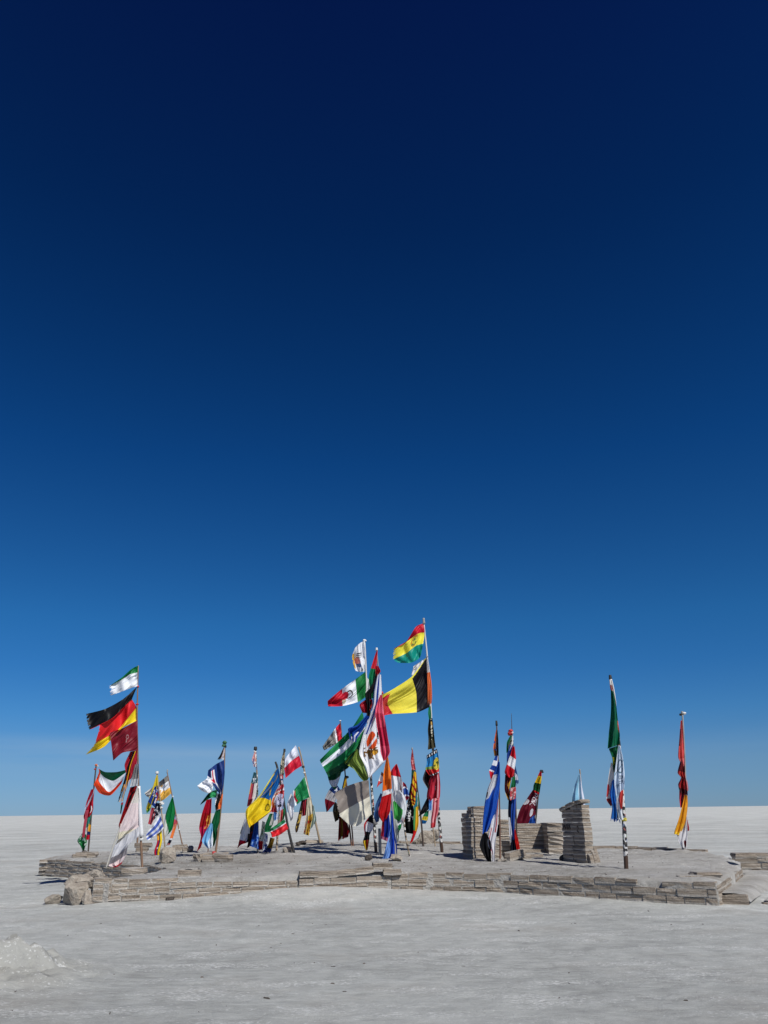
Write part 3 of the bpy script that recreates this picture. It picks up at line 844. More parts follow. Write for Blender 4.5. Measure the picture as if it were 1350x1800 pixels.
pole('G0b', 'thin rusty pole close beside the grey lettered flag pole', [(621, 1487), (618, 1450), (612, 1400), (607, 1362)], (.03, .02), 'rust', knots=[(610, 1366, 'black', .05)])
pole('G1', 'tall stickered pole in the middle carrying the cream sheet', [(661, 1498), (657, 1440), (652, 1365), (646, 1260), (643.5, 1180), (641, 1125)], (.06, .022), 'sticker', knots=[(641, 1126, 'white', .05), (657, 1445, 'grey', .12)])
pole('G2', 'tall leaning pole in the middle carrying orange, red and blue flags', [(695, 1508), (689, 1410), (680, 1325), (672, 1240), (666, 1185), (662, 1142)], (.04, .018), 'steel', knots=[(671, 1218, 'red', .05)], top=('white', .03, .05))
pole('H1', 'slim pole carrying the red and white flag right of the orange one', [(720, 1505), (712, 1462), (706, 1400), (702, 1365), (697, 1343)], (.03, .02), 'sticker2')
pole('H2', 'dark pole carrying the yellow and red striped flag', [(744, 1487), (740, 1440), (734, 1390), (729, 1350), (724.5, 1317)], (.04, .02), 'dark', top=('grey', .025, .05))
pole('H3', 'tallest pole of all with a spear tip', [(777, 1498), (770, 1420), (762, 1330), (757, 1243), (751, 1155), (745, 1096)], (.06, .022), 'sticker', top=('grey', .04, .16), knots=[(746, 1095, 'grey', .03), (750.5, 1154, 'grey', .035)])
pole('H4', 'thin wooden stick below the pink striped flag', [(765, 1487), (763, 1470), (760, 1445), (758, 1425)], (.022, .02), 'pale')
pole('I1', 'thin rusty pole in front of the tall left pillar', [(879, 1514), (878.5, 1440), (876, 1340), (873, 1274)], (.026, .018), 'rust', top=('black', .03, .1))
pole('I2', 'pole before the throne with a thin wire on top', [(909, 1504), (906.5, 1420), (903, 1330), (900, 1285), (899, 1254)], (.04, .006), 'dark', knots=[(898, 1285, 'red', .06), (897, 1290, 'red', .07), (900, 1288, 'white', .04)])
pole('I3', 'leaning pole behind the throne carrying the lettered maroon flag', [(937, 1493), (942, 1440), (947, 1390), (951, 1354)], (.03, .022), 'dark', z=DECK_Z, knots=[(952, 1356, 'black', .06)])
pole('J1', 'slim pole standing behind the slanted pillar', [(1031, 1509), (1027, 1440), (1022, 1385), (1019, 1352)], (.028, .02), 'pale')
pole('K1', 'thick stickered pole with a rusty foot carrying the green flag', [(1101, 1527), (1097, 1450), (1093, 1380), (1087, 1300), (1079, 1235), (1073, 1192)], (.062, .04), 'sticker', top=('black', .042, .07), knots=[(1097, 1440, 'yellow', .06)])
pole('M1', 'pale pole standing alone at the far right', [(1200, 1497), (1205, 1420), (1204.5, 1360), (1202, 1300), (1199.5, 1254)], (.042, .03), 'steel', top=('grey', .05, .06), knots=[(1197, 1256, 'black', .05), (1203, 1254, 'white', .05)])
# rope and short stake
ro = empty('guy_rope', at(186, 1527, Y1 - .1)); tag(ro, 'pale rope slanting down left of the tall thin bent pole', 'rope')
bse = Vector(ro.location)
tube('rope', [at(x, y, Y1 - .1) for x, y in ((186, 1527), (198, 1490), (207, 1466), (213, 1448))], (.018, .02), M_ROPE, ro, 6, 16, .2, bse)
stk = empty('wooden_stake', on_deck(668, 1502)); tag(stk, 'short grey stake left of the blue flag', 'stake')
tube('shaft', [Vector((0, 0, -.1)), Vector((0, 0, .3)), Vector((-.01, 0, .62))], (.045, .035), M_POLE['steel'], stk, 8, 6, .1)

# ------------------------------------------------------------------ flags
PAL = dict(red='c8102e', dred='7d0d18', maroon='5a0f20', scar='e0262c', salm='d9585c', pink='e27f86', rose='cf3a5c', orange='f07a28', oran2='ef4a1f', gold='f0aa20', yel='f3d524', lem='f4e84a', ochre='d9a23a',
           green='0b7a3c', dgreen='06482c', lgreen='3fa648', olive='86a04a', dolive='3a3c26', teal='0d8a80', blue='1546b0', navy='142a66', dnavy='0e1530', lblue='6fb2e6', sky='a9d4ea', steel='4f76b2', white='eceff4', cream='e6e2d2',
           lpink='ead9d8', grey='8d8d8f', dgrey='55565c', taupe='7b736e', lgrey='c9cdd2', black='0d0d10', brown='4a2f1c', lilac='c9cbe0', tan='b89a6a', uru='4c64b4', mint='cfe3dc')
PAL = {k: np.array(sl(v)) for k, v in PAL.items()}
def col(c): return PAL[c] if c in PAL else np.array(sl(c))

FONT = {k: v.replace(' ', '') for k, v in dict(P='11110 10001 10001 11110 10000 10000 10000', O='01110 10001 10001 10001 10001 10001 01110', K='10001 10010 10100 11000 10100 10010 10001', B='11110 10001 10001 11110 10001 10001 11110', T='11111 00100 00100 00100 00100 00100 00100', L='10000 10000 10000 10000 10000 10000 11111').items()}

def vnoise(x, y, seed):
    xi, yi = np.floor(x).astype(int), np.floor(y).astype(int)
    fx, fy = x - xi, y - yi
    fx, fy = fx * fx * (3 - 2 * fx), fy * fy * (3 - 2 * fy)
    def h(a, b):
        v = np.sin(a * 127.1 + b * 311.7 + seed * 74.7) * 43758.5453
        return v - np.floor(v)
    return (h(xi, yi) * (1 - fx) + h(xi + 1, yi) * fx) * (1 - fy) + (h(xi, yi + 1) * (1 - fx) + h(xi + 1, yi + 1) * fx) * fy

def paint(U, V, layers):
    C = np.zeros(U.shape + (3,))
    for l in layers:
        k = l[0]
        if k == 'h' or k == 'v':
            X = V if k == 'h' else U
            cs = l[1].split()
            wts = np.cumsum(l[2] if len(l) > 2 else [1] * len(cs)).astype(float)
            wts /= wts[-1]
            idx = np.clip(np.searchsorted(wts, X, side='right'), 0, len(cs) - 1)
            C[:] = np.array([col(c) for c in cs])[idx]
        elif k == 'all': C[:] = col(l[1])
        elif k == 'disc':
            _, c, cu, cv, ru, rv = l
            C[((U - cu) / ru) ** 2 + ((V - cv) / rv) ** 2 < 1] = col(c)
        elif k == 'rect':
            _, c, u0, u1, v0, v1 = l
            C[(U >= u0) & (U <= u1) & (V >= v0) & (V <= v1)] = col(c)
        elif k == 'half':                       # a*u + b*v < d
            _, c, a, b, d = l
            C[a * U + b * V < d] = col(c)
        elif k == 'band':                       # d0 < a*u + b*v < d1
            _, c, a, b, d0, d1 = l
            q = a * U + b * V
            C[(q > d0) & (q < d1)] = col(c)
        elif k == 'blot':
            _, c, su, sv, thr, seed, u0, u1, v0, v1 = l
            n = .6 * vnoise(U * su, V * sv, seed) + .4 * vnoise(U * su * 2.1, V * sv * 2.1, seed + 3)
            C[(n > thr) & (U >= u0) & (U <= u1) & (V >= v0) & (V <= v1)] = col(c)
        elif k == 'ring':
            _, c, cu, cv, ru, rv, wd = l
            d = np.sqrt(((U - cu) / ru) ** 2 + ((V - cv) / rv) ** 2)
            C[(d > 1 - wd) & (d < 1 + wd)] = col(c)
        elif k == 'star':
            _, c, cu, cv, ru, rv = l
            a = np.arctan2((V - cv) / rv, (U - cu) / ru)
            d = np.sqrt(((U - cu) / ru) ** 2 + ((V - cv) / rv) ** 2)
            C[d < .45 + .55 * (np.cos(a * 2.5 + .8) ** 6)] = col(c)
        elif k == 'dots':
            _, c, n, v, ru, rv = l
            for i in range(n):
                C[((U - (i + .5) / n) / ru) ** 2 + ((V - v) / rv) ** 2 < 1] = col(c)
        elif k == 'text':                       # s, u0, v0, cell size, axis of writing ('u' or 'v')
            _, c, s, u0, v0, du, dv, ax = l
            for i, ch in enumerate(s):
                bits = FONT[ch]
                for r in range(7):
                    for q in range(5):
                        if bits[r * 5 + q] == '1':
                            if ax == 'u': a, b = u0 + (i * 6 + q) * du, v0 + r * dv
                            else: a, b = u0 - r * du, v0 + (i * 6 + q) * dv
                            C[(U >= a) & (U < a + du * 1.05) & (V >= b) & (V < b + dv * 1.05)] = col(c)
    return C

def cr1(p, t):
    """Catmull-Rom through rows of p (n, ...) at parameters t"""
    n = len(p) - 1
    f = np.clip(t, 0, 1) * n
    i = np.minimum(f.astype(int), n - 1)
    f = (f - i).reshape((-1,) + (1,) * (p.ndim - 1))
    p0 = np.where((i > 0).reshape(f.shape), p[np.maximum(i - 1, 0)], 2 * p[i] - p[i + 1])
    p3 = np.where((i + 2 <= n).reshape(f.shape), p[np.minimum(i + 2, n)], 2 * p[i + 1] - p[i])
    p1, p2 = p[i], p[i + 1]
    tn = .38
    m1, m2 = tn * (p2 - p0), tn * (p3 - p1)
    return (2 * f ** 3 - 3 * f ** 2 + 1) * p1 + (f ** 3 - 2 * f ** 2 + f) * m1 + (-2 * f ** 3 + 3 * f ** 2) * p2 + (f ** 3 - f ** 2) * m2

FLAGN = [0]
def flag(label, key, rows, layers, z=.06, amp=None, ku=None, kv=None, fray=None, slope=None, group=None, tears=.09):
    """rows: lists of photo pixels, top row first; z: metres in front of the pole"""
    FLAGN[0] += 1
    sd = FLAGN[0]
    rr = random.Random(sd * 13 + 5)
    Y, _, base = POLE[key]
    m = max(len(r) for r in rows)
    R = []
    for r in rows:
        a = np.array(r, float)
        R.append(a if len(a) == m else cr1(a, np.linspace(0, 1, m)))
    R = np.array(R)                                       # (rows, m, 2)
    wpx = max(np.linalg.norm(np.diff(r, axis=0), axis=1).sum() for r in R)
    hpx = max(np.linalg.norm(np.diff(R[:, j], axis=0), axis=1).sum() for j in range(m))
    nu, nv = int(np.clip(wpx * 1.3, 14, 80)), int(np.clip(hpx * 1.3, 14, 90))
    u, v = np.linspace(0, 1, nu + 1), np.linspace(0, 1, nv + 1)
    Gd = cr1(R, v)                                        # (nv+1, m, 2)
    Gd = cr1(np.swapaxes(Gd, 0, 1), u)                    # (nu+1, nv+1, 2)
    s = Y / F_PX                                          # metres per pixel, roughly
    hang = hpx > wpx * 1.4
    if amp is None: amp = min(.10, .2 * min(wpx, hpx) * s) if hang else min(.13, .17 * min(wpx, hpx) * s)
    if ku is None: ku = rr.uniform(1.6, 2.6) if hang else rr.uniform(1.1, 1.9)
    if kv is None: kv = rr.uniform(-.6, .6) if hang else rr.uniform(-.9, -.2)
    if slope is None: slope = rr.uniform(-.25, .35) if hang else rr.uniform(.15, .75)
    U, V = np.meshgrid(u, v, indexing='ij')
    ph = rr.uniform(0, 6.28)
    env = (.35 + .65 * V) if hang else (.25 + .75 * U)
    wv = np.sin(2 * np.pi * (ku * U + kv * V + .25 * vnoise(U * 2, V * 2, sd)) + ph)
    wv = np.sign(wv) * np.abs(wv) ** .8
    D = amp * env * wv
    if hang: a_, b_ = V, U
    else: a_, b_ = U, V - .45 * U
    # creases drawn out along the pull of the cloth
    D += amp * .5 * (vnoise(a_ * 1.7, b_ * 5.5 + .8 * a_, sd + 1) - .5) * 2
    q1 = vnoise(a_ * 2.3 + 4, b_ * 10 - 1.5 * a_, sd + 2)
    D += amp * .42 * (np.abs(q1 - .5) * 2 - .4)
    D += amp * .3 * (vnoise(U * 4 + V * 2, V * 3.3, sd + 5) - .5) * 2
    D += amp * .4 * env * np.sin(2 * np.pi * (ku * 2.2 * U + (kv + 1.1) * V) + ph * 2)
    px0 = np.mean([R[0, 0, 0], R[-1, 0, 0]])
    D += slope * (Gd[..., 0] - px0) * s * .5
    # fray
    keep = np.ones((nu, nv), bool)
    if fray:
        for ed in fray.split():
            if ed in 'u U':
                for j in range(nv):
                    n = int(nu * tears * rr.random() ** 1.5 * (2 if rr.random() < .15 else 1))
                    if n: keep[(slice(nu - n, nu) if ed == 'u' else slice(0, n)), j] = False
            else:
                for i in range(nu):
                    n = int(nv * tears * rr.random() ** 1.5 * (2 if rr.random() < .15 else 1))
                    if n: keep[i, nv - n:] = False
    verts = []
    for i in range(nu + 1):
        for j in range(nv + 1):
            q = at(Gd[i, j, 0], Gd[i, j, 1], Y - z + D[i, j])
            verts.append((q.x, q.y, q.z))
    verts = np.array(verts)
    org = verts[0].copy()
    verts -= org
    cu, cv = (u[:-1] + u[1:]) / 2, (v[:-1] + v[1:]) / 2
    CU, CV = np.meshgrid(cu, cv, indexing='ij')
    C = paint(CU, CV, layers)
    faces, cols = [], []
    for i in range(nu):
        for j in range(nv):
            if keep[i, j]:
                faces.append((i * (nv + 1) + j, (i + 1) * (nv + 1) + j, (i + 1) * (nv + 1) + j + 1, i * (nv + 1) + j + 1))
                cols.append(C[i, j])
    me = bpy.data.meshes.new('flag')
    me.from_pydata(verts.tolist(), [], faces)
    me.polygons.foreach_set('use_smooth', [True] * len(faces))
    at_ = me.color_attributes.new('dye', 'FLOAT_COLOR', 'CORNER')
    cc = np.ones((len(faces), 4, 4), np.float32)
    cc[:, :, :3] = np.array(cols)[:, None, :]
    at_.data.foreach_set('color', cc.ravel())
    me.materials.append(M_CLOTH)
    me.update()
    o = bpy.data.objects.new('flag', me)
    link(o)
    o.location = org
    tag(o, label, 'flag', group)
    return o

# --- left pair of poles
flag('green and white pennant at the very top of the tall left pole', 'L1', [[(243, 1170), (231, 1176), (214, 1191), (192, 1206)], [(241.5, 1186), (228, 1189), (212, 1198), (192, 1207)], [(242, 1206), (229, 1210), (213, 1216), (194, 1223)]],
     [('h', 'green white', [.36, .64]), ('blot', 'black', 30, 40, .62, 3, .55, .95, .46, .52)], fray='u', slope=.2)
flag('big black, red and yellow flag streaming from the tall left pole', 'L1', [[(241, 1207), (216, 1229), (185, 1246), (151, 1255)], [(232, 1229), (219, 1241), (197, 1262), (157, 1282)], [(233, 1231), (219, 1243), (196, 1265), (175, 1275)],
     [(240, 1244), (222, 1266), (203, 1287), (166, 1308)], [(242, 1266), (212, 1282), (184, 1312), (150, 1327)]], [('h', 'black scar yel', [.27, .48, .25])], fray='u', tears=.02, z=.05, amp=.13, ku=1.1, kv=-.9, slope=1.1)
flag('plain maroon flag below the black, red and yellow one', 'L1', [[(241.5, 1266), (218, 1279), (193, 1288)], [(242, 1294), (220, 1302), (196, 1312)], [(242.5, 1319), (216, 1323), (199, 1337)]],
     [('all', '7a1526'), ('ring', 'a07a7c', .40, .38, .045, .07, .3), ('rect', 'a07a7c', .42, .46, .46, .6)], z=.16, amp=.07, ku=.8)
flag('dark red cloth hanging just below the plain maroon flag', 'L1', [[(229, 1321), (242, 1319)], [(219, 1344), (240, 1345)], [(222, 1362), (235, 1360)], [(221, 1390), (228, 1373)]], [('h', 'b02035 b02035 lpink', [.45, .4, .15])], z=.07)
flag('black and yellow cloth with a shredded end on the tall left pole', 'L1', [[(234, 1321), (240, 1320)], [(225, 1345), (231, 1346)], [(217, 1375), (224, 1378)], [(204, 1410), (217, 1410)]], [('v', 'black gold black', [.55, .25, .2]), ('blot', 'gold', 4, 6, .62, 8, 0, 1, .7, 1)], z=.15, fray='b', tears=.3)
flag('small grey cloth wrapped on the tall left pole', 'L1', [[(237, 1344), (244, 1343)], [(232, 1365), (243.5, 1363)], [(228, 1383), (242.5, 1381)]], [('h', 'grey lgrey', [.65, .35])], z=.11)
flag('long blood red strip with black figures left of the white sheet', 'L1', [[(229, 1384), (241, 1381)], [(219, 1417), (234, 1406)], [(209, 1449), (214, 1452)], [(210, 1457), (212, 1456)]], [('all', 'a01018'), ('blot', 'black', 6, 14, .5, 4, .3, 1, 0, .45)], z=.05)
flag('narrow dark green strip hanging free left of the blood red strip', 'L1', [[(213, 1411), (217, 1410)], [(211, 1431), (213, 1429)]], [('h', 'a01018 dgreen', [.25, .75])], z=.02)
flag('large pinkish white sheet on the lower part of the tall left pole', 'L1', [[(241, 1385), (244, 1385)], [(226, 1420), (246, 1420)], [(211, 1453), (246, 1450)], [(206, 1477), (224, 1466)]],
     [('h', 'dcd8d0 lpink lpink e3dcc4', [.25, .3, .25, .2])], z=.10, amp=.05, ku=1.0)
flag('white flag with grey waves and a red tip trailing to the ground', 'L1', [[(207, 1477), (225, 1466), (245, 1453)], [(201, 1490), (221, 1485), (244, 1470)], [(196, 1506), (211, 1499), (226, 1485)], [(191, 1521), (204, 1515), (222, 1503)], [(201, 1525), (207, 1523), (214, 1518)]],
     [('h', 'dcdcdf dcdcdf 8f8a8e lpink red', [.3, .25, .2, .2, .08]), ('half', '77746f', 1, 2.6, .42)], z=.14, amp=.05)
# hammock flag
flag('green, white and orange flag slung between the two leftmost poles', 'L0', [[(173, 1351), (185, 1357), (205, 1357), (222, 1353)], [(174, 1357), (185, 1367), (200, 1372), (221, 1358)], [(170, 1368), (180, 1382), (193, 1392), (217, 1369)], [(165, 1379), (175, 1394), (194, 1398), (213, 1378)]],
     [('h', 'dgreen white oran2', [1, 1, 1.0]), ('half', 'oran2', 1, -.10, .045)], z=.05, amp=.05, ku=.8, kv=1.2, slope=-.5)
flag('red flag with a white crescent on the leftmost pole', 'L0', [[(160, 1388), (166, 1386)], [(152, 1410), (164, 1408)], [(147, 1435), (164, 1422)], [(149, 1442), (160, 1433)]], [('all', 'b0122c'), ('band', 'lilac', 1, 1.8, .86, 1.12), ('disc', 'white', .68, .62, .17, .15), ('disc', 'b0122c', .58, .60, .15, .14)], z=.08)
flag('faded red streamer below the white crescent flag', 'L0', [[(151, 1424), (156, 1424)], [(146, 1455), (151, 1455)], [(144, 1472), (149, 1472)]], [('all', 'b8485a')], z=.16)
flag('small teal cloth beside the faded red streamer', 'L0', [[(152, 1440), (161, 1431)], [(151, 1452), (158, 1445)], [(152, 1462), (156, 1462)]], [('h', '2f8a7c 2f8a7c lgrey')], z=.10)
flag('yellow, blue and red ribbon on the leftmost pole', 'L0', [[(155, 1447), (159.5, 1450)], [(153, 1462), (158.5, 1463)], [(152, 1477), (157, 1475)]], [('h', 'gold navy red', [.45, .25, .3])], z=.14)
flag('green pennant with white scribbles at the foot of the leftmost pole', 'L0', [[(144, 1465), (152, 1467)], [(136, 1478), (153, 1482)], [(142, 1488), (150, 1488)], [(146, 1498), (147.5, 1497)]], [('all', '0d6a34'), ('blot', 'cfe0d4', 8, 10, .6, 2, 0, 1, 0, .6), ('blot', 'black', 6, 8, .68, 7, .4, 1, .1, .6)], z=.12)
# --- C pair
flag('grey, white and ochre flag on the leaning brown pole', 'C2', [[(294, 1363), (277, 1377), (254, 1394)], [(298, 1379), (280, 1390), (257, 1399)], [(302, 1394), (283, 1408), (260, 1401)]], [('h', '6d6b68 white e8b24a', [.3, .36, .34]), ('blot', 'ochre', 9, 9, .5, 5, .3, .55, .3, .65), ('rect', 'c8c8c4', .66, 1, 0, 1), ('rect', '77777a', .66, 1, .15, .3), ('rect', '77777a', .66, 1, .5, .62)], z=-.35, ku=1.2)
flag('long yellow flag with a green end on the bamboo pole', 'C1', [[(275, 1362), (277.5, 1363)], [(264, 1398), (277, 1388)], [(257, 1420), (268, 1411)], [(258, 1430), (264, 1424)]], [('h', 'e6d23a e6d23a 4f9a4a', [.5, .33, .17])], z=.05)
flag('blue flag with a red dot and white letters on the bamboo pole', 'C1', [[(272, 1383), (278, 1380)], [(266, 1397), (279, 1398)], [(260, 1409), (273, 1420)]], [('all', '1b3f9a'), ('blot', 'white', 7, 9, .58, 12, .1, .9, .2, .7), ('disc', 'red', .72, .42, .14, .08), ('rect', 'white', .7, .95, .66, .85), ('rect', 'salm', .82, 1, .45, .75)], z=.12)
flag('washed-out red cloth below the blue lettered flag', 'C1', [[(266, 1419), (274, 1421)], [(262, 1440), (271, 1438)], [(260, 1448), (266, 1450)]], [('all', 'c45560')], z=.06)
flag('navy cloth with white blotches on the bamboo pole', 'C1', [[(274, 1411), (281, 1412)], [(271, 1425), (282, 1428)], [(266, 1446), (277, 1434)]], [('all', 'dnavy'), ('blot', 'white', 5, 7, .6, 21, 0, 1, .2, .9)], z=.10)
flag('blue and white striped flag low on the bamboo pole', 'C1', [[(281, 1430), (272, 1446), (258, 1464)], [(285, 1444), (275, 1458), (257, 1472)], [(288, 1456), (276, 1467), (260, 1478)]], [('h', 'white uru white uru white', [.8, 1, 1, 1, .7])], z=.16, amp=.05)
flag('yellow, blue and red flag trailing at the foot of the bamboo pole', 'C1', [[(275, 1463), (284, 1458)], [(276, 1480), (285, 1478)], [(271, 1497), (281, 1496)], [(274, 1515), (278, 1509)]], [('v', 'red navy yel', [.36, .22, .42]), ('rect', 'f2ab2c', 0, .45, 0, .28), ('disc', 'white', .45, .55, .08, .03)], z=.10)
flag('green and white flag hanging from the leaning brown pole', 'C2', [[(302, 1402), (304.5, 1403)], [(292, 1428), (308, 1428)], [(288, 1452), (303, 1457)], [(288, 1477), (293, 1469)]], [('all', 'green'), ('half', 'dfe2dd', 1, -1.9, -.82)], z=.08)
flag('orange and pink ragged strip on the leaning brown pole', 'C2', [[(307, 1429), (313, 1441)], [(304, 1455), (311, 1450)], [(298, 1474), (303, 1475)], [(292, 1487), (298, 1486)]], [('h', 'lilac e06a78 f0a080 ef8f4a white dnavy c03030', [1, 1, 1, 2, .6, 1.2, 1])], z=.03, fray='b')
# --- D group
flag('torn black and white strip at the top of the leafy knotted pole', 'D1', [[(393.5, 1313), (395.5, 1313)], [(387, 1327), (395, 1327)], [(382, 1335), (393, 1338)]], [('v', 'black d8c8cc white', [.4, .3, .3])], z=.05, fray='b', tears=.25)
flag('navy blue flag with a red and white cross corner', 'D1', [[(394, 1336), (380, 1343), (366, 1354)], [(395, 1358), (383, 1364), (365, 1368)], [(393, 1380), (384, 1384), (375, 1380)], [(388, 1400), (385, 1394), (380, 1389)]],
     [('all', '1d3a7c'), ('band', 'white', .8, 1, 1.02, 1.12), ('rect', 'white', .66, .82, .12, .55), ('rect', 'red', .71, .77, .12, .55), ('rect', 'red', .7, 1, .42, .52)], z=.10, amp=.08, ku=1.7)
flag('crumpled white cloth billowing left of the navy blue flag', 'D1', [[(366, 1367), (357, 1373), (347, 1381)], [(375, 1376), (365, 1383), (351, 1387)], [(373, 1391), (366, 1394), (356, 1391)]], [('all', 'f2f5fa')], z=.2, amp=.12, ku=1.6, kv=.8)
flag('dark green pointed flag below the crumpled white cloth', 'D1', [[(382, 1388), (368, 1393), (353, 1412)], [(380, 1402), (369, 1403), (352, 1415)]], [('all', 'dgreen'), ('disc', '2f9a5a', .3, .6, .22, .4)], z=.12, amp=.06)
flag('white, black and orange cloth close to the leafy knotted pole', 'D1', [[(380, 1394), (392, 1396)], [(378, 1414), (390, 1412)], [(379, 1425), (388, 1421)]], [('all', 'black'), ('half', 'white', 1, .55, .34), ('half', 'f27a3c', -1, -.55, -.82)], z=.07, amp=.03)
flag('long dark green flag low on the leafy knotted pole', 'D1', [[(379, 1425), (388, 1422)], [(372, 1446), (386, 1445)], [(370, 1460), (382, 1456)], [(375, 1474), (381, 1470)], [(373, 1488), (377, 1486)]], [('all', '0a5a34')], z=.09)
flag('crimson flag with gold patches trailing to the platform', 'D2', [[(363, 1406), (372, 1404)], [(355, 1430), (371, 1430)], [(350, 1455), (368, 1449)], [(353, 1472), (361, 1464)], [(346, 1497), (353, 1490)]], [('h', 'b0102a 9c0c18 b81e50 b0102a'), ('rect', 'd8b040', .9, 1, .25, .6), ('blot', 'f0b050', 7, 16, .62, 9, .45, .9, .3, .6)], z=.06)
flag('pale blue and white flag at the foot of the leafy knotted pole', 'D1', [[(371, 1446), (374, 1449)], [(361, 1462), (374, 1464)], [(355, 1478), (374, 1477)], [(362, 1488), (374, 1486)], [(366, 1492), (372, 1490)]], [('all', '7fbce8'), ('half', 'e4ecf4', -1, -1.2, -1.2)], z=.18, amp=.06)
# --- E group
flag('faded pink strip at the top of the ball-topped pole', 'E1', [[(447, 1322), (450.5, 1322)], [(443, 1336), (450.5, 1337)], [(446, 1348), (450.5, 1348)]], [('all', 'e0a09a'), ('blot', '6a7ca8', 4, 6, .55, 3, 0, .5, .4, 1), ('blot', 'white', 4, 6, .6, 6, 0, 1, 0, 1)], z=.05)
flag('teal, white and red flag with a star on the ball-topped pole', 'E1', [[(446, 1357), (452, 1359)], [(441, 1378), (453, 1376)], [(437, 1400), (452, 1397)], [(434, 1418), (446, 1413)]], [('v', 'b8485c e4e0de 0f3a34', [.5, .4, .1]), ('rect', '2c5a66', 0, 1, 0, .34), ('star', 'white', .45, .22, .3, .12), ('rect', '5a1424', 0, .6, .78, 1), ('rect', 'ochre', 0, .1, .3, .6)], z=.07)
flag('black fringe hanging left of the white and red cloth', 'E1', [[(430, 1440), (434, 1438)], [(424, 1458), (429, 1458)], [(421, 1467), (426, 1466)]], [('all', '15171c')], z=.04, fray='b', tears=.2)
flag('white cloth with a red corner below the blue and yellow flag', 'E1', [[(431, 1438), (440, 1436)], [(424, 1462), (439, 1462)], [(421, 1475), (437, 1479)], [(417, 1492), (423, 1485)]], [('h', 'dfe3ee dfe3ee red', [.45, .25, .3]), ('rect', '2a2a30', .78, 1, .4, .75)], z=.10)
flag('black and dark red cloth at the foot of the ball-topped pole', 'E1', [[(440, 1446), (452, 1442)], [(438, 1465), (450, 1462)], [(436, 1480), (445, 1476)], [(434, 1491), (438, 1489)]], [('all', '17120f'), ('blot', '6a1a20', 4, 6, .55, 3, .2, .9, 0, .7)], z=.14)
flag('royal blue cloth at the foot of the ball-topped pole', 'E1', [[(448, 1447), (454, 1446)], [(443, 1472), (455, 1470)], [(439, 1487), (455, 1493)]], [('all', '1d4fae'), ('blot', '7fa8e0', 4, 5, .66, 4, 0, 1, .3, 1)], z=.19)
flag('big blue and yellow flag with a small gold emblem', 'E2', [[(487, 1350), (489, 1351), (490, 1353)], [(470, 1377), (480, 1376), (491, 1376)], [(455, 1400), (465, 1399), (478, 1404)], [(434, 1421), (453, 1422), (475, 1426)], [(432, 1436), (441, 1440), (462, 1438)], [(438, 1456), (442, 1451), (452, 1445)]],
     [('h', '1766b0 yel', [.43, .57]), ('rect', 'lem', 0, .16, 0, .5), ('band', 'c8a838', 1, 1.6, .86, .92), ('band', 'c8a838', -1, 2.2, -.02, .05), ('rect', '1766b0', .2, .42, 0, .18), ('rect', '1766b0', .8, 1, 0, .4), ('ring', '8a7a1c', .85, .55, .08, .05, .3)], z=.16, amp=.10, ku=1.3, kv=.5)
flag('red cloth with an orange ring beside the blue and yellow flag', 'E2', [[(491, 1381), (499, 1378)], [(480, 1400), (499, 1398)], [(473, 1428), (487, 1428)]], [('all', 'c03a40'), ('disc', 'e8dccc', .25, .55, .3, .3), ('ring', 'e0641e', .35, .6, .22, .2, .3), ('blot', 'white', 7, 8, .66, 4, 0, 1, 0, 1)], z=.08)
flag('lilac flag with a black map-like print', 'E2', [[(490, 1395), (497, 1396)], [(484, 1408), (499, 1408)], [(486, 1426), (496, 1424)]], [('all', 'c2c4de'), ('blot', 'black', 8, 8, .62, 14, .25, .8, .2, .85)], z=.17)
flag('ragged camouflage strip at the top of the wrapped dark pole', 'E3', [[(498, 1322), (501, 1321)], [(493, 1342), (500.5, 1342)], [(492, 1363), (499.5, 1361)]], [('all', '23241f'), ('blot', 'c8c0a8', 5, 12, .5, 3, 0, 1, 0, 1)], z=.04)
flag('red, blue and white tatters below the camouflage strip', 'E3', [[(491, 1361), (498, 1361)], [(490, 1382), (498, 1380)], [(492, 1396), (498, 1395)]], [('all', 'c84a50'), ('blot', 'white', 5, 8, .55, 3, 0, 1, 0, .8), ('blot', '2a4a86', 5, 8, .62, 8, 0, 1, .2, .8)], z=.05)
flag('white and red flag on the pale leaning pole', 'F1', [[(520, 1310), (510, 1322), (500, 1335)], [(526, 1328), (513, 1337), (500, 1350)], [(531, 1346), (518, 1354), (502, 1368)]], [('h', 'e6eaf6 d0203a')], z=.06, amp=.07)
flag('green flag with a red crescent on the pale leaning pole', 'F1', [[(536, 1364), (526, 1377), (514, 1392)], [(541, 1383), (529, 1392), (516, 1402)], [(545, 1401), (531, 1407), (519, 1417)]], [('v', '17834a white', [.86, .14]), ('disc', 'red', .82, .5, .13, .36), ('disc', '17834a', .74, .46, .12, .36), ('rect', 'e4e8ee', 0, .05, 0, 1)], z=.08, amp=.06)
flag('white cloth below the green flag with a red crescent', 'F1', [[(511, 1394), (517, 1402)], [(504, 1416), (517, 1418)], [(509, 1436), (516, 1430)], [(511, 1444), (514, 1440)]], [('h', 'eceef4 eceef4 a8aab0', [.5, .3, .2]), ('rect', 'b0a8a8', .3, .42, 0, .8)], z=.05)
flag('dark brown and gold strip hanging free below the green flag', 'F1', [[(530, 1407), (534, 1406)], [(525, 1430), (531, 1430)], [(519, 1455), (525, 1455)], [(520, 1464), (523, 1462)]], [('all', '3a2a1c'), ('blot', 'c8a84a', 3, 10, .6, 4, .2, 1, .2, .7), ('rect', '5a4028', 0, 1, .7, 1)], z=.03)
flag('maroon striped cloth on the pale leaning pole', 'F1', [[(533, 1406), (542, 1403)], [(532, 1420), (540, 1420)], [(531, 1435), (538, 1433)]], [('v', '8a1830 5a1020 a82838 5a1020 8a1830')], z=.06)
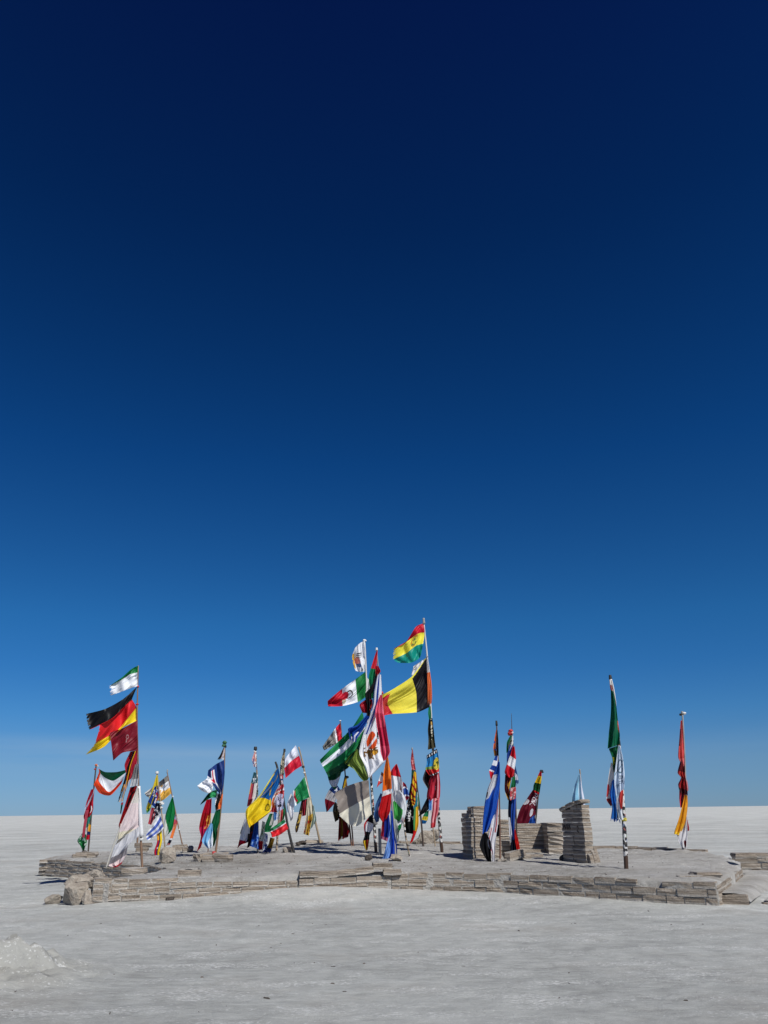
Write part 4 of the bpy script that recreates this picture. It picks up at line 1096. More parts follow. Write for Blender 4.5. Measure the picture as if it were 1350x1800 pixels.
flag('cream cloth with a yellow and red patterned end', 'F1', [[(540, 1403), (547, 1401)], [(538, 1430), (549, 1425)], [(536, 1450), (549, 1440)], [(533, 1466), (543, 1469)]], [('all', 'd8d0b8'), ('rect', 'e0b84a', .4, 1, .45, 1), ('blot', 'c8301c', 6, 9, .6, 6, 0, .8, .6, 1), ('blot', '2a2018', 6, 9, .66, 9, 0, 1, .55, 1)], z=.10)
flag('pale mint scrap lowest on the pale leaning pole', 'F1', [[(549, 1414), (552, 1416)], [(548, 1438), (556, 1440)], [(545, 1459), (554, 1447)]], [('all', 'b8ccc6')], z=.05)
flag('green, white and red flag crossing the black leaning pole', 'E2', [[(500, 1440), (484, 1451), (466, 1463)], [(503, 1447), (488, 1457), (475, 1463)], [(507, 1457), (491, 1468), (478, 1472)]], [('h', '1c7a4a white e02a34', [.36, .12, .52])], z=.20, amp=.06)
flag('dark green cloth behind the green, white and red flag', 'E2', [[(474, 1430), (483, 1430)], [(466, 1450), (480, 1448)], [(465, 1463), (474, 1460)]], [('all', '17633a'), ('rect', 'd0d0c8', .55, .9, 0, .6)], z=.10)
flag('small light blue cloth below the lilac flag', 'E2', [[(481, 1427), (491, 1430)], [(482, 1443), (488, 1440)]], [('v', '5a92d0 e8ecf4', [.6, .4])], z=.13)
flag('red and green scrap right of the small light blue cloth', 'E2', [[(494, 1424), (501, 1420)], [(493, 1435), (501, 1430)], [(492, 1446), (499, 1440)]], [('v', 'b02a34 14683a', [.5, .5])], z=.12)
flag('white cloth with green marks and a red foot', 'E3', [[(461, 1443), (466, 1445)], [(458, 1465), (465, 1466)], [(454, 1476), (463, 1478)], [(455, 1494), (461, 1493)]], [('h', 'd8e0dc d8e0dc b81a28', [.5, .2, .3]), ('blot', '2a7a4a', 6, 14, .6, 4, .2, 1, .1, .6)], z=.22)
flag('white and blue cloth right of the red-footed one', 'E3', [[(465, 1464), (471, 1466)], [(463, 1480), (470, 1482)], [(461, 1495), (469, 1495)]], [('all', 'e0e6f0'), ('blot', '1f48a0', 4, 6, .55, 6, 0, 1, 0, 1)], z=.18)
flag('ochre cloth with a navy hem touching the platform', 'E3', [[(475, 1472), (483, 1474)], [(471, 1486), (479, 1488)], [(460, 1498), (476, 1500)]], [('h', '6e5418 7a5f1c 14245a', [.35, .3, .35])], z=.12)
# --- centre group
flag('white flag with a pink and blue disc and black bars, high in the middle', 'G1', [[(641, 1126), (632, 1131), (624, 1139)], [(642, 1150), (632, 1152), (619, 1153)], [(643, 1168), (634, 1171), (621, 1168)], [(643.5, 1180), (634, 1182), (625, 1179)]],
     [('all', 'white'), ('disc', 'e8908c', .68, .52, .2, .12), ('disc', '4a6296', .6, .64, .17, .1), ('disc', 'e8908c', .7, .5, .17, .09), ('rect', 'd8a828', .88, 1, .25, .85), ('rect', 'black', .32, .72, .26, .285), ('rect', 'black', .32, .72, .32, .345), ('rect', 'black', .32, .72, .38, .405), ('blot', 'black', 14, 12, .6, 4, .15, .4, .68, .92)], fray='u b', tears=.06, z=.05)
flag('green, white and red flag with a ring emblem, high in the middle', 'G1', [[(642, 1181), (625, 1194), (601, 1211), (576, 1232)], [(643.5, 1202), (627, 1216), (603, 1228), (576, 1237)], [(642, 1226), (629, 1234), (602, 1241), (577, 1242)]],
     [('v', '1f7a3c white c01a30', [.34, .34, .34]), ('ring', '3a3a34', .52, .45, .07, .17, .16), ('disc', 'b0a890', .64, .70, .05, .18), ('disc', 'c01a30', .62, .42, .09, .2)], z=.06, amp=.10)
flag('small white scrap between the two tall middle poles', 'G1', [[(645, 1191), (650, 1196)], [(641, 1210), (650, 1210)], [(638, 1222), (648, 1219)]], [('all', 'e8e8e6')], z=.0)
flag('narrow red and green flag at the top of the leaning middle pole', 'G2', [[(661, 1146), (664, 1143)], [(653, 1171), (662, 1172)], [(648, 1190), (660, 1195)], [(650, 1210), (659, 1217)], [(652, 1229), (657, 1227)]], [('h', 'd02a38 178050', [.3, .7])], z=.05)
flag('small red knot of cloth on the leaning middle pole', 'G2', [[(660, 1171), (665, 1170)], [(660, 1180), (669, 1180)], [(661, 1189), (664, 1187)]], [('all', 'b01828')], z=.1, amp=.06)
flag('twisted black cloth on the leaning middle pole', 'G2', [[(661, 1185), (665, 1184)], [(652, 1207), (658, 1210)], [(642, 1220), (653, 1223)], [(644, 1240), (652, 1245)], [(645, 1258), (651, 1260)]], [('all', 'black')], z=.14)
flag('crumpled dark red flag left of the twisted black cloth', 'G2', [[(642, 1230), (655, 1229)], [(632, 1239), (655, 1240)], [(637, 1253), (650, 1254)]], [('all', 'a01426')], z=.09, amp=.1)
flag('white flag with blue stripes on the leaning middle pole', 'G2', [[(663, 1186), (670, 1186)], [(657, 1215), (671, 1215)], [(655, 1240), (668, 1238)], [(648, 1265), (660, 1262)], [(638, 1292), (650, 1290)]], [('all', 'dfe4ee'), ('rect', '1c3f9c', .38, .62, 0, 1), ('rect', '1c3f9c', .0, .12, 0, .6)], z=.17)
flag('big green and white striped flag left of the middle', 'G1', [[(637, 1251), (618, 1280), (592, 1306), (562, 1336)], [(641, 1270), (624, 1290), (598, 1316), (565, 1343)], [(641, 1288), (624, 1312), (603, 1332), (570, 1352)], [(637, 1308), (618, 1333), (602, 1352), (577, 1366)]],
     [('h', '1a8048 e4e8f2 1a8048 0c4a2c', [.3, .22, .3, .18])], z=.22, amp=.12, ku=1.2, kv=-.6)
flag('dark green and white tail of cloth below the striped green flag', 'G1', [[(602, 1350), (590, 1358), (576, 1365)], [(596, 1372), (588, 1378), (579, 1376)], [(590, 1388), (586, 1386), (582, 1381)]], [('h', '0c4a2c e0e2ea 1c7a4c', [.3, .5, .2])], z=.16)
flag('bright blue twisted cloth crossing the striped green flag', 'G1', [[(645, 1256), (650, 1260)], [(628, 1274), (638, 1282)], [(612, 1281), (628, 1296)], [(615, 1300), (626, 1305)]], [('all', '1448a8')], z=.34, amp=.08)
flag('dark blue-green cloth between the white emblem flag and striped green flag', 'G1', [[(628, 1292), (640, 1290)], [(615, 1310), (636, 1310)], [(605, 1335), (628, 1325)], [(600, 1358), (612, 1350)]], [('all', '0e4a44'), ('blot', '1c4fa8', 3, 4, .56, 5, 0, 1, 0, .5), ('rect', 'dfe4ee', .2, .7, .52, .68)], z=.16)
flag('large white flag with an orange and brown eagle-like emblem', 'G1', [[(650, 1261), (656, 1260), (662, 1262)], [(640, 1285), (652, 1282), (665, 1281)], [(633, 1312), (650, 1312), (668, 1310)], [(632, 1326), (652, 1335), (673, 1330)], [(641, 1345), (655, 1350), (676, 1339)], [(648, 1367), (650, 1366), (652, 1364)]],
     [('all', 'f0f2f6'), ('disc', 'd8501c', .58, .34, .27, .11), ('blot', '7a5522', 9, 18, .5, 5, .2, .85, .42, .6), ('disc', 'e0a83a', .7, .50, .1, .03), ('band', 'f0f2f6', .3, 1, .52, .56), ('blot', '222222', 10, 14, .66, 7, .86, .97, .25, .5)], z=.42, amp=.09, ku=1.4)
flag('rose pink satin flag hanging right of the white emblem flag', 'G2', [[(668, 1222), (672, 1221)], [(660, 1247), (674, 1250)], [(662, 1275), (678, 1272)], [(667, 1300), (682, 1298)], [(669, 1322), (685.5, 1322)], [(674, 1338), (678, 1336)]], [('h', 'f0708c e0506c cc2f54 e85878', [.25, .2, .25, .3])], z=.25, amp=.09, ku=2.2)
flag('olive satin cloth under the white emblem flag', 'G1', [[(627, 1317), (631, 1319)], [(606, 1340), (637, 1332)], [(622, 1352), (643, 1352)], [(632, 1366), (648, 1366)], [(640, 1374), (646, 1371)]], [('all', '7c9440')], z=.36, amp=.08, ku=1.4)
flag('grey lettered flag with a red hoist behind the striped green flag', 'G0', [[(597.5, 1271), (585, 1286), (567, 1312)], [(600, 1286), (587, 1298), (568, 1316)], [(602, 1302), (589, 1309), (570, 1319)]], [('v', 'd01a34 white 8b8b88', [.3, .1, .6]), ('text', 'black', 'TO', .86, .3, .045, .075, 'v')], z=.05)
flag('blue, white and maroon flag with a star, left of the cream sheet', 'G0', [[(589, 1374), (598, 1388)], [(577, 1391), (592, 1401)], [(571, 1406), (588, 1412)], [(574, 1428), (577, 1425)]], [('h', '16326e bdbcc0 bdbcc0 7a1428', [.28, .2, .14, .38]), ('star', 'white', .6, .13, .2, .08)], z=.2)
flag('black patterned cloth left of the cream sheet', 'G0', [[(588, 1408), (598, 1418)], [(585, 1426), (598, 1430)], [(589, 1445), (595, 1441)]], [('all', '121214'), ('blot', '5a4a2a', 5, 6, .6, 4, 0, 1, .3, 1)], z=.1)
flag('dark red and ochre cloth below the cream sheet', 'G0', [[(596, 1434), (610, 1444)], [(595, 1458), (614, 1460)], [(594, 1479), (612, 1472)]], [('v', '6a1414 7a5a18 6a1014 5a0c12', [.25, .2, .35, .2]), ('disc', 'd02026', .92, .65, .18, .16)], z=.08, fray='b')
flag('yellow and black scrap above the cream sheet', 'G0b', [[(606, 1363), (611, 1364)], [(601, 1386), (606, 1386)]], [('v', 'black c8a01c', [.4, .6])], z=.04)
flag('cream sheet with shade painted on its upper half, on the stickered middle pole', 'G1', [[(648, 1371), (630, 1375), (610, 1382), (588, 1394)], [(650, 1400), (633, 1409), (615, 1419), (596, 1431)], [(653, 1432), (641, 1441), (628, 1452), (612, 1449)]], [('h', '8a817a e2decb')], z=.5, amp=.05, ku=.9, fray='u', tears=.04)  # taupe upper half is shade painted into the cream cloth
flag('black, white and red cloth with a yellow foot on the stickered middle pole', 'G1', [[(652, 1431), (656, 1434)], [(640, 1449), (656, 1455)], [(641, 1468), (650, 1467)], [(638, 1480), (649, 1478)], [(643, 1495), (646, 1494)]], [('h', 'black e8e8ee e8e8ee black d8b428', [.16, .16, .08, .3, .3]), ('rect', 'c01c2c', 0, .2, .1, .5), ('rect', '8a1a1c', .45, .8, .7, 1)], z=.2)
flag('orange flag low on the leaning middle pole', 'G2', [[(679, 1333), (682, 1330)], [(674, 1360), (687, 1358)], [(672, 1391), (689, 1386)]], [('h', 'f08a30 ef7a22 e06a18', [.4, .3, .3])], z=.12, ku=1.2)
flag('white and red flag under the orange one', 'G2', [[(672, 1391), (689, 1387)], [(671, 1403), (688, 1397)], [(665, 1431), (686, 1425)], [(673, 1446), (681, 1437)]], [('h', 'e8e6e8 c01418 a81014', [.27, .4, .33])], z=.18, amp=.05)
flag('red and navy cloth under the white and red flag', 'G2', [[(672, 1442), (684, 1432)], [(670, 1462), (687, 1462)], [(669, 1474), (685, 1481)]], [('v', 'a81c34 142c86 142c86', [.32, .5, .18]), ('half', 'b46a86', 0, -1, -.8)], z=.13)
flag('royal blue flag with a pale blue fold touching the platform', 'G2', [[(686, 1424), (690, 1426)], [(686, 1455), (693, 1458)], [(680, 1481), (697, 1482)], [(674, 1505), (698, 1500)], [(668, 1517), (691, 1514)]], [('v', '7aa6e6 7aa6e6 1c48c0 1c48c0'), ('rect', '1c48c0', 0, 1, .88, 1), ('rect', '8fb4ea', .0, .25, 0, .5)], z=.1, amp=.07)
flag('slate blue flag with a small star behind the orange flag', 'G2', [[(669, 1394), (672, 1396)], [(660, 1415), (671, 1415)], [(657, 1435), (668, 1432)], [(661, 1446), (666, 1444)]], [('all', '41689e'), ('star', 'white', .6, .45, .16, .07)], z=.02)
flag('small white and red pennant left of the orange flag', 'G2', [[(671, 1356), (674, 1360)], [(666, 1370), (673, 1374)], [(662, 1385), (667, 1379)]], [('h', '8a6a5a white d84a48', [.2, .4, .4])], z=.03)
flag('red flag with a white lower half right of the orange flag', 'H1', [[(696, 1343), (698, 1343)], [(687, 1357), (704, 1362)], [(690, 1382), (708, 1378)], [(690, 1402), (709, 1398)]], [('h', 'cc1a30 e8eaee', [.42, .58])], z=.04)
flag('maroon, white and blue striped flag billowing right', 'H1', [[(704, 1384), (708, 1375), (713, 1378)], [(703, 1392), (711, 1385), (717, 1388)], [(706, 1400), (713, 1396), (719, 1398)], [(712, 1409), (716, 1406), (719, 1403)]], [('h', '8c1a34 e8ecf4 2c52a4 e8ecf4 8c1a34', [1, .45, 1.5, .45, .9])], z=.0, amp=.05)
flag('white balloon-like flag with a green patch', 'H1', [[(691, 1388), (702, 1389)], [(688, 1404), (712, 1401)], [(690, 1425), (715, 1420)], [(694, 1441), (712, 1436)], [(704, 1451), (708, 1448)]], [('all', 'e0e4e8'), ('disc', '3fa648', .28, .58, .42, .27), ('half', 'e0e4e8', -.5, 1, .18), ('rect', 'c04a3a', .72, .8, .75, .95)], z=.12, amp=.08, ku=.8)
flag('pale grey strip below the white balloon-like flag', 'H1', [[(692, 1438), (703, 1445)], [(694, 1460), (702, 1461)], [(697, 1482), (701, 1479)]], [('all', 'bcc2c0')], z=.08)
flag('green tip of cloth below the white balloon-like flag', 'H1', [[(699, 1448), (707, 1444)], [(701, 1463), (705, 1456)]], [('h', 'white 1f8a4c', [.25, .75])], z=.14)
flag('faded pink strip topping the dark pole right of the striped one', 'H2', [[(724, 1318), (725.5, 1318)], [(722, 1337), (728, 1338)], [(724, 1354), (731, 1353)]], [('all', 'cc4a54'), ('blot', 'e8a0a0', 3, 8, .6, 4, 0, 1, 0, 1)], z=.05)
flag('dark green strip left of the yellow and red stripes', 'H2', [[(723.5, 1353), (729, 1354)], [(723, 1370), (728, 1372)], [(722, 1384), (726, 1384)]], [('all', '2c5c4c')], z=.04)
flag('yellow and red diagonally striped flag', 'H2', [[(728, 1356), (732, 1358)], [(724, 1380), (733, 1378)], [(720, 1405), (731, 1401)], [(724, 1418), (729, 1415)]], [('all', 'eec030'), ('band', 'b01c18', -.22, 1, .08, .15), ('band', 'b01c18', -.22, 1, .27, .34), ('band', 'b01c18', -.22, 1, .44, .51), ('band', 'b01c18', -.22, 1, .6, .67), ('band', 'b01c18', -.22, 1, .74, .8)], z=.12)
flag('black flag with a white skull print', 'H2', [[(722, 1377), (725, 1384)], [(716, 1410), (726, 1408)], [(711, 1430), (728, 1430)], [(709, 1450), (727, 1452)], [(712, 1464), (726, 1466)]], [('all', '0b0b0d'), ('disc', 'e8e8e8', .45, .52, .2, .06), ('disc', '0b0b0d', .37, .52, .06, .02), ('disc', '0b0b0d', .54, .52, .06, .02), ('rect', 'e0e0e0', .3, .62, .585, .61), ('blot', 'e0e0e0', 6, 22, .62, 5, 0, .45, .15, .45), ('blot', 'c0c0c0', 8, 14, .66, 9, .1, .95, .42, .66)], z=.08, amp=.07)
flag('teal and white strip right of the yellow and red stripes', 'H2', [[(732, 1388), (735, 1396)], [(729, 1410), (737, 1410)], [(727, 1427), (736, 1425)]], [('v', '1c8aa0 1c8aa0 e8ecec 14704a')], z=.09)
flag('green, yellow and red flag at the foot of the dark pole', 'H2', [[(728, 1420), (735, 1417)], [(726, 1445), (736, 1445)], [(726, 1463), (733, 1460)], [(720, 1484), (726, 1478)]], [('v', '4c9a5c e8b428', [.42, .58]), ('half', 'd41c24', .12, -1, -.58)], z=.15)
flag('red, yellow and green flag with an emblem at the top of the tallest pole', 'H3', [[(745, 1095.5), (731, 1102), (713, 1129), (692, 1141)], [(746.5, 1112), (735, 1114), (713, 1129.3), (691.6, 1141.5)], [(744, 1131), (731, 1135), (714, 1148), (691, 1159)], [(743, 1136), (738, 1156), (722, 1165), (699, 1165)]],
     [('h', 'c4142e lem 0f9080'), ('disc', 'd08a2c', .42, .5, .1, .13), ('disc', 'efe04a', .40, .48, .085, .1), ('blot', '6a8a3a', 24, 18, .42, 4, .34, .5, .41, .59), ('rect', 'c8501c', .34, .42, .36, .40)], z=.05, amp=.09, fray='u', tears=.06)
flag('large black, yellow and red flag on the tallest pole', 'H3', [[(750, 1155), (724, 1189), (688, 1213), (671, 1221)], [(752, 1200), (732, 1218), (681, 1236), (672, 1239)], [(755, 1243), (733, 1252), (690, 1255), (674, 1258)]],
     [('v', '15131a efe04a c8303a'), ('half', 'lem', -.2, 1, .0)], z=.08, amp=.10, ku=.9, kv=-1.3)
flag('white corner of cloth showing behind the large black, yellow and red flag', 'H3', [[(749, 1156), (738, 1164), (727, 1171)], [(744, 1170), (732, 1182), (723, 1188)]], [('all', 'e6e4e4')], z=-.1)
flag('white and orange strip right of the tallest pole', 'H3', [[(750, 1157), (752.5, 1158)], [(751, 1183), (756, 1182)], [(752, 1210), (759, 1206)], [(752, 1242), (759.5, 1236)]], [('h', 'e8e6e4 f08048', [.32, .68])], z=.14, fray='b')
flag('small green strip below the white and orange strip', 'H3', [[(753.5, 1243), (757, 1241)], [(752.5, 1254), (758, 1253)], [(754, 1265), (758, 1263)]], [('all', '2a8a5a')], z=.07)
flag('dark olive tattered cloth midway up the tallest pole', 'H3', [[(754, 1264), (760, 1262)], [(752, 1282), (763, 1288)], [(753, 1300), (764, 1300)], [(752, 1318), (766, 1314)]], [('h', '23221a 2c2c1e 4a4630'), ('blot', 'e8e4d0', 5, 12, .62, 4, .5, 1, 0, .8), ('rect', 'd8b060', .5, .9, .08, .16)], z=.08)
flag('blue, green and red flag with a yellow disc and dotted borders', 'H3', [[(750, 1328), (768, 1316)], [(750, 1342), (771, 1332)], [(748, 1352), (772, 1350)], [(757, 1366), (772, 1358)]], [('h', '111116 2a86c4 2a86c4 7a9a4a c82828 111116', [.16, .3, .1, .16, .2, .1]), ('dots', 'white', 5, .08, .05, .05), ('disc', 'e6d04a', .78, .52, .24, .24), ('blot', '4a5a2a', 9, 7, .62, 4, .55, 1, .3, .7), ('dots', 'white', 4, .95, .06, .04)], z=.16, amp=.05)
flag('black and maroon cloth left of the dotted border flag', 'H3', [[(749, 1350), (758, 1352)], [(743, 1370), (758, 1368)], [(752, 1387), (757, 1385)]], [('v', '8a8484 1c0c10 2a1018', [.22, .5, .28])], z=.06)
flag('bunched red and pink flag below the dotted border flag', 'H3', [[(757, 1363), (772, 1358)], [(753, 1380), (774, 1380)], [(750, 1400), (773, 1402)], [(752, 1407), (767, 1409)]], [('v', 'c42a40 a01428 d03a4c 9c1226 e09aa0 c03040', [1, .8, .8, .8, .7, .6])], z=.10)
flag('black cloth swept left below the bunched red flag', 'H3', [[(752, 1400), (756, 1405)], [(742, 1420), (755, 1420)], [(735, 1436), (748, 1428)]], [('all', '111114')], z=.07)
flag('small sky blue cloth below the bunched red flag', 'H3', [[(754, 1405), (761, 1406)], [(754, 1425), (760, 1424)]], [('all', '5a9ae0')], z=.12)
flag('pink and white striped cloth lowest on the tallest pole', 'H3', [[(760, 1404), (773, 1402)], [(758, 1425), (771, 1425)], [(757, 1442), (767, 1440)], [(757, 1456), (765, 1454)]], [('v', 'e8d8d8 b8304a e8a0a4 a82038 e07a80', [.7, 1, 1, .8, 1]), ('rect', 'e05058', 0, 1, .8, 1)], z=.15)
flag('small green, yellow and blue scrap left of the striped cloth', 'H3', [[(748, 1427), (754, 1424)], [(742, 1438), (752, 1440)], [(742, 1448), (748, 1448)]], [('h', '2a8a5c e0c83a 1c6aa8')], z=.04)
# --- right of centre
flag('narrow dark patchwork cloth at the top of the thin rusty pole', 'I1', [[(872, 1283), (874.5, 1283)], [(869, 1300), (876, 1300)], [(867, 1315), (876.5, 1315)], [(869, 1329), (876.5, 1328)]], [('v', 'd06a3c 1a1a28', [.45, .55]), ('blot', '2c4a9a', 3, 5, .55, 5, 0, 1, .4, .8), ('rect', '8a5a1c', 0, .5, .75, 1)], z=.04)
flag('blue, white and red pennant on the thin rusty pole', 'I1', [[(871, 1328), (876, 1329)], [(864, 1346), (874, 1349)], [(860, 1355), (870, 1359)], [(863, 1373), (866, 1367)]], [('h', '1c449c white 1c449c e8eaee d42434', [.14, .16, .26, .1, .34]), ('rect', 'white', .8, 1, 0, .5)], z=.06)
flag('tall blue and white flag drooping in front of the left pillar', 'I1', [[(876, 1338), (878.5, 1340)], [(867, 1362), (879, 1360)], [(857, 1387), (879, 1376)], [(852, 1412), (877, 1395)], [(849, 1440), (872, 1428)], [(848, 1466), (858, 1461)]],
     [('all', '1f55b8'), ('rect', 'd4d8dc', 0, .62, .2, .56), ('half', '1f55b8', -.4, -1, -.66), ('rect', '1f55b8', 0, 1, 0, .15), ('blot', '2a2a22', 10, 16, .5, 4, 0, .16, .46, .58)], z=.12, amp=.08)
flag('black cloth hanging to the ground before the left pillar', 'I1', [[(849, 1463), (856, 1465)], [(843, 1486), (863, 1482)], [(851, 1505), (863, 1504)], [(858, 1515), (864, 1515)]], [('all', '0c0c0f')], z=.10)
flag('white cloth with red lines beside the black ground-length cloth', 'I1', [[(873, 1405), (876.5, 1405)], [(863, 1448), (875, 1450)], [(856, 1480), (871, 1480)], [(864, 1500), (870, 1500)], [(864, 1516), (870, 1518)]], [('all', 'e6e6ec'), ('rect', 'b84a50', .22, .34, .3, .8), ('rect', 'a83038', .7, .85, 0, .35)], z=.05)
flag('small black cloth behind the thin rusty pole', 'I1', [[(871, 1448), (878, 1450)], [(870, 1470), (878, 1470)]], [('all', '121215')], z=-.05)
flag('small green and white cloth near the top of the wire-topped pole', 'I2', [[(897, 1293), (902, 1293)], [(891, 1305), (902, 1307)], [(890, 1324), (896, 1319)]], [('v', '146a3c e8e8e6', [.5, .5]), ('blot', '4a4a3a', 6, 6, .6, 4, .3, 1, .2, .8)], z=.05)
flag('blue cloth behind the red and white barred flag', 'I2', [[(894, 1309), (902, 1311)], [(891, 1328), (899, 1328)], [(891, 1346), (896, 1340)]], [('all', '1c3c8c')], z=.06)
flag('red and white barred flag on the wire-topped pole', 'I2', [[(901, 1312), (904.5, 1312)], [(897, 1327), (907, 1334)], [(892, 1340), (905, 1350)], [(887, 1357), (903, 1364)], [(892, 1366), (900, 1367)]], [('h', 'cc1628 eceef2 c81424', [.27, .28, .45])], z=.12)
flag('dark maroon and yellow cloth below the red and white barred flag', 'I2', [[(888, 1362), (900, 1364)], [(887, 1388), (896, 1386)], [(893, 1407), (896, 1405)]], [('v', '3a1014 5a1a18 8a2a1c', [.4, .3, .3]), ('blot', 'e0a83a', 3, 6, .56, 8, .4, 1, 0, .5), ('half', 'e0b040', .6, -1, -.62)], z=.08)
flag('small green cloth midway up the wire-topped pole', 'I2', [[(901, 1365), (906, 1366)], [(897, 1385), (906, 1382)], [(894, 1399), (900, 1396)]], [('all', '1a6e44')], z=.14)
flag('blue and white tatter right of the wire-topped pole', 'I2', [[(905, 1344), (907, 1350)], [(905, 1365), (911, 1368)], [(907, 1382), (912, 1377)]], [('h', '3a5a94 d8dce8 4a6aa0')], z=.0, fray='b', tears=.2)
flag('salmon patterned scrap above the long navy cloth', 'I2', [[(898, 1385), (907, 1383)], [(896, 1396), (907, 1394)], [(897, 1407), (906, 1404)]], [('all', 'c84a54'), ('blot', 'e8c8c8', 5, 5, .6, 4, 0, 1, 0, 1)], z=.17)
flag('long navy and blue cloth low on the wire-topped pole', 'I2', [[(894, 1405), (907, 1402)], [(893, 1430), (906, 1425)], [(895, 1455), (905, 1452)], [(897, 1480), (906, 1478)], [(897, 1502), (909, 1503)]], [('v', '0e1630 1f48a0 1f48a0', [.42, .3, .28]), ('rect', '10142a', 0, 1, .72, 1)], z=.10)
flag('white strip left of the long navy cloth', 'I2', [[(894, 1436), (897, 1438)], [(895, 1460), (900, 1462)], [(897, 1482), (899, 1480)]], [('all', 'dcdfe6')], z=.15)
flag('bright red strip beside the foot of the wire-topped pole', 'I2', [[(904, 1457), (906, 1459)], [(905, 1477), (911, 1475)], [(909, 1497), (914.5, 1494)]], [('all', 'd4201c')], z=.14)
flag('red, yellow and green pennant above the lettered maroon flag', 'I3', [[(949, 1356), (952, 1357)], [(943, 1369), (952, 1370)], [(938, 1380), (950, 1384)], [(937, 1391), (948, 1397)]], [('h', 'b81824 e0bc1c 0c3c1c 10582c c41c28', [.2, .32, .26, .14, .1]), ('blot', '8a7a14', 7, 8, .58, 4, .3, .8, .25, .5)], z=.08)
flag('maroon flag with white capitals leaning over the throne', 'I3', [[(937, 1388), (942, 1391), (948, 1396)], [(926, 1404), (935, 1406), (944, 1408)], [(914, 1423), (928, 1424), (943, 1425)], [(906, 1449), (922, 1449), (938, 1444)]],
     [('all', '641024'), ('half', 'd8d4d8', 1.4, 1.2, .0), ('disc', 'd8d4d8', .08, .43, .26, .09), ('text', 'f0eef0', 'POK', .8, .06, .055, .026, 'v'), ('disc', 'e8e4e8', .74, .72, .08, .11), ('blot', 'e8e4e8', 8, 8, .68, 5, .6, 1, .66, .9), ('rect', 'd8d4d8', .9, 1, .25, .5)], z=.04, amp=.07, ku=1.0)
flag('blue scrap under the lettered maroon flag', 'I3', [[(932, 1438), (940, 1432)], [(930, 1446), (941, 1444)], [(932, 1450), (940, 1450)]], [('all', '1c4a9a')], z=.10)
flag('pale blue and white flag behind the slanted pillar', 'J1', [[(1017, 1362), (1020, 1360)], [(1008, 1388), (1024, 1388)], [(1006, 1408), (1028, 1408)], [(1007, 1422), (1029, 1422)]], [('v', 'a4d0e8 8ac0da c8e0ee e0e4f2', [.3, .25, .25, .2]), ('half', '0e4a34', 1.5, -1, -.52)], z=.05)
flag('small white and pink cloth at the very top of the thick stickered pole', 'K1', [[(1071, 1196), (1076, 1195)], [(1073, 1212), (1080, 1212)], [(1079, 1232), (1083, 1233)], [(1081, 1250), (1084, 1250)]], [('all', 'e4e2de'), ('disc', 'a0605c', .3, .28, .35, .12)], z=.06)
flag('dark green flag drooping from the thick stickered pole', 'K1', [[(1073.5, 1213), (1078, 1215)], [(1074, 1240), (1083, 1238)], [(1073, 1262), (1086, 1265)], [(1070, 1290), (1089.5, 1290)], [(1068, 1316), (1089, 1309)]], [('all', '0c6444'), ('disc', 'e06a50', .96, .62, .1, .1)], z=.12, amp=.07, ku=1.4)
flag('green cloth with a yellow strip under the dark green flag', 'K1', [[(1070, 1316), (1088, 1310)], [(1076, 1332), (1088, 1332)], [(1077, 1346), (1085, 1346)], [(1079, 1358), (1082, 1357)]], [('all', '0a5a34'), ('rect', 'e0d02c', .12, .32, .3, .62)], z=.06)
flag('pale blue flag with dark letters on the thick stickered pole', 'K1', [[(1087, 1310), (1090, 1311)], [(1084, 1332), (1095, 1332)], [(1081, 1355), (1097.5, 1355)], [(1080, 1378), (1098, 1374)], [(1083, 1399), (1097, 1386)]],
     [('all', 'd4e2f2'), ('ring', '5a7a8a', .55, .42, .3, .12, .12), ('band', '5a7a8a', .3, 1, .58, .605), ('text', '33475c', 'BTL', .72, .60, .05, .014, 'v'), ('blot', '8aa0b8', 6, 10, .62, 4, .1, .9, .78, .95)], z=.16, amp=.05)
flag('white and red flag left of the pale blue lettered flag', 'K1', [[(1074, 1340), (1080, 1345)], [(1069, 1370), (1079, 1372)], [(1066, 1400), (1073, 1398)], [(1067, 1408), (1076, 1408)], [(1074, 1418), (1077, 1413)]], [('h', 'dcd6d2 dcd6d2 9a3230 a84a44', [.4, .2, .25, .15]), ('half', 'c4403a', 1, -.0, .0), ('disc', 'c4403a', .15, .42, .35, .1)], z=.05)
flag('sky blue cloth with a ragged hem on the thick stickered pole', 'K1', [[(1077, 1370), (1081, 1372)], [(1072, 1395), (1082, 1395)], [(1076, 1418), (1085, 1416)], [(1073, 1443), (1091, 1447)]], [('all', '2a7ad4'), ('rect', '1f62b0', 0, 1, .6, 1)], z=.11, fray='b')
flag('white cloth low on the thick stickered pole', 'K1', [[(1088, 1392), (1091, 1392)], [(1083, 1410), (1092, 1412)], [(1083, 1428), (1094, 1430)], [(1085, 1440), (1096, 1441)]], [('all', 'e2e6ea'), ('rect', '9aa4ac', 0, .4, .55, .9)], z=.15)
flag('red cloth tucked against the thick stickered pole', 'K1', [[(1090, 1391), (1096, 1388)], [(1088, 1407), (1095, 1407)], [(1091, 1423), (1094, 1421)]], [('all', 'c8403c')], z=.19)
flag('coral red pennant at the top of the far right pole', 'M1', [[(1196.5, 1267), (1199, 1266)], [(1194, 1300), (1202, 1302)], [(1192, 1330), (1203, 1328)], [(1197, 1342), (1204, 1349)]], [('h', 'd85a58 dc5450 ea7a78', [.4, .35, .25]), ('rect', '6a1c20', 0, .3, .15, .45)], z=.06)
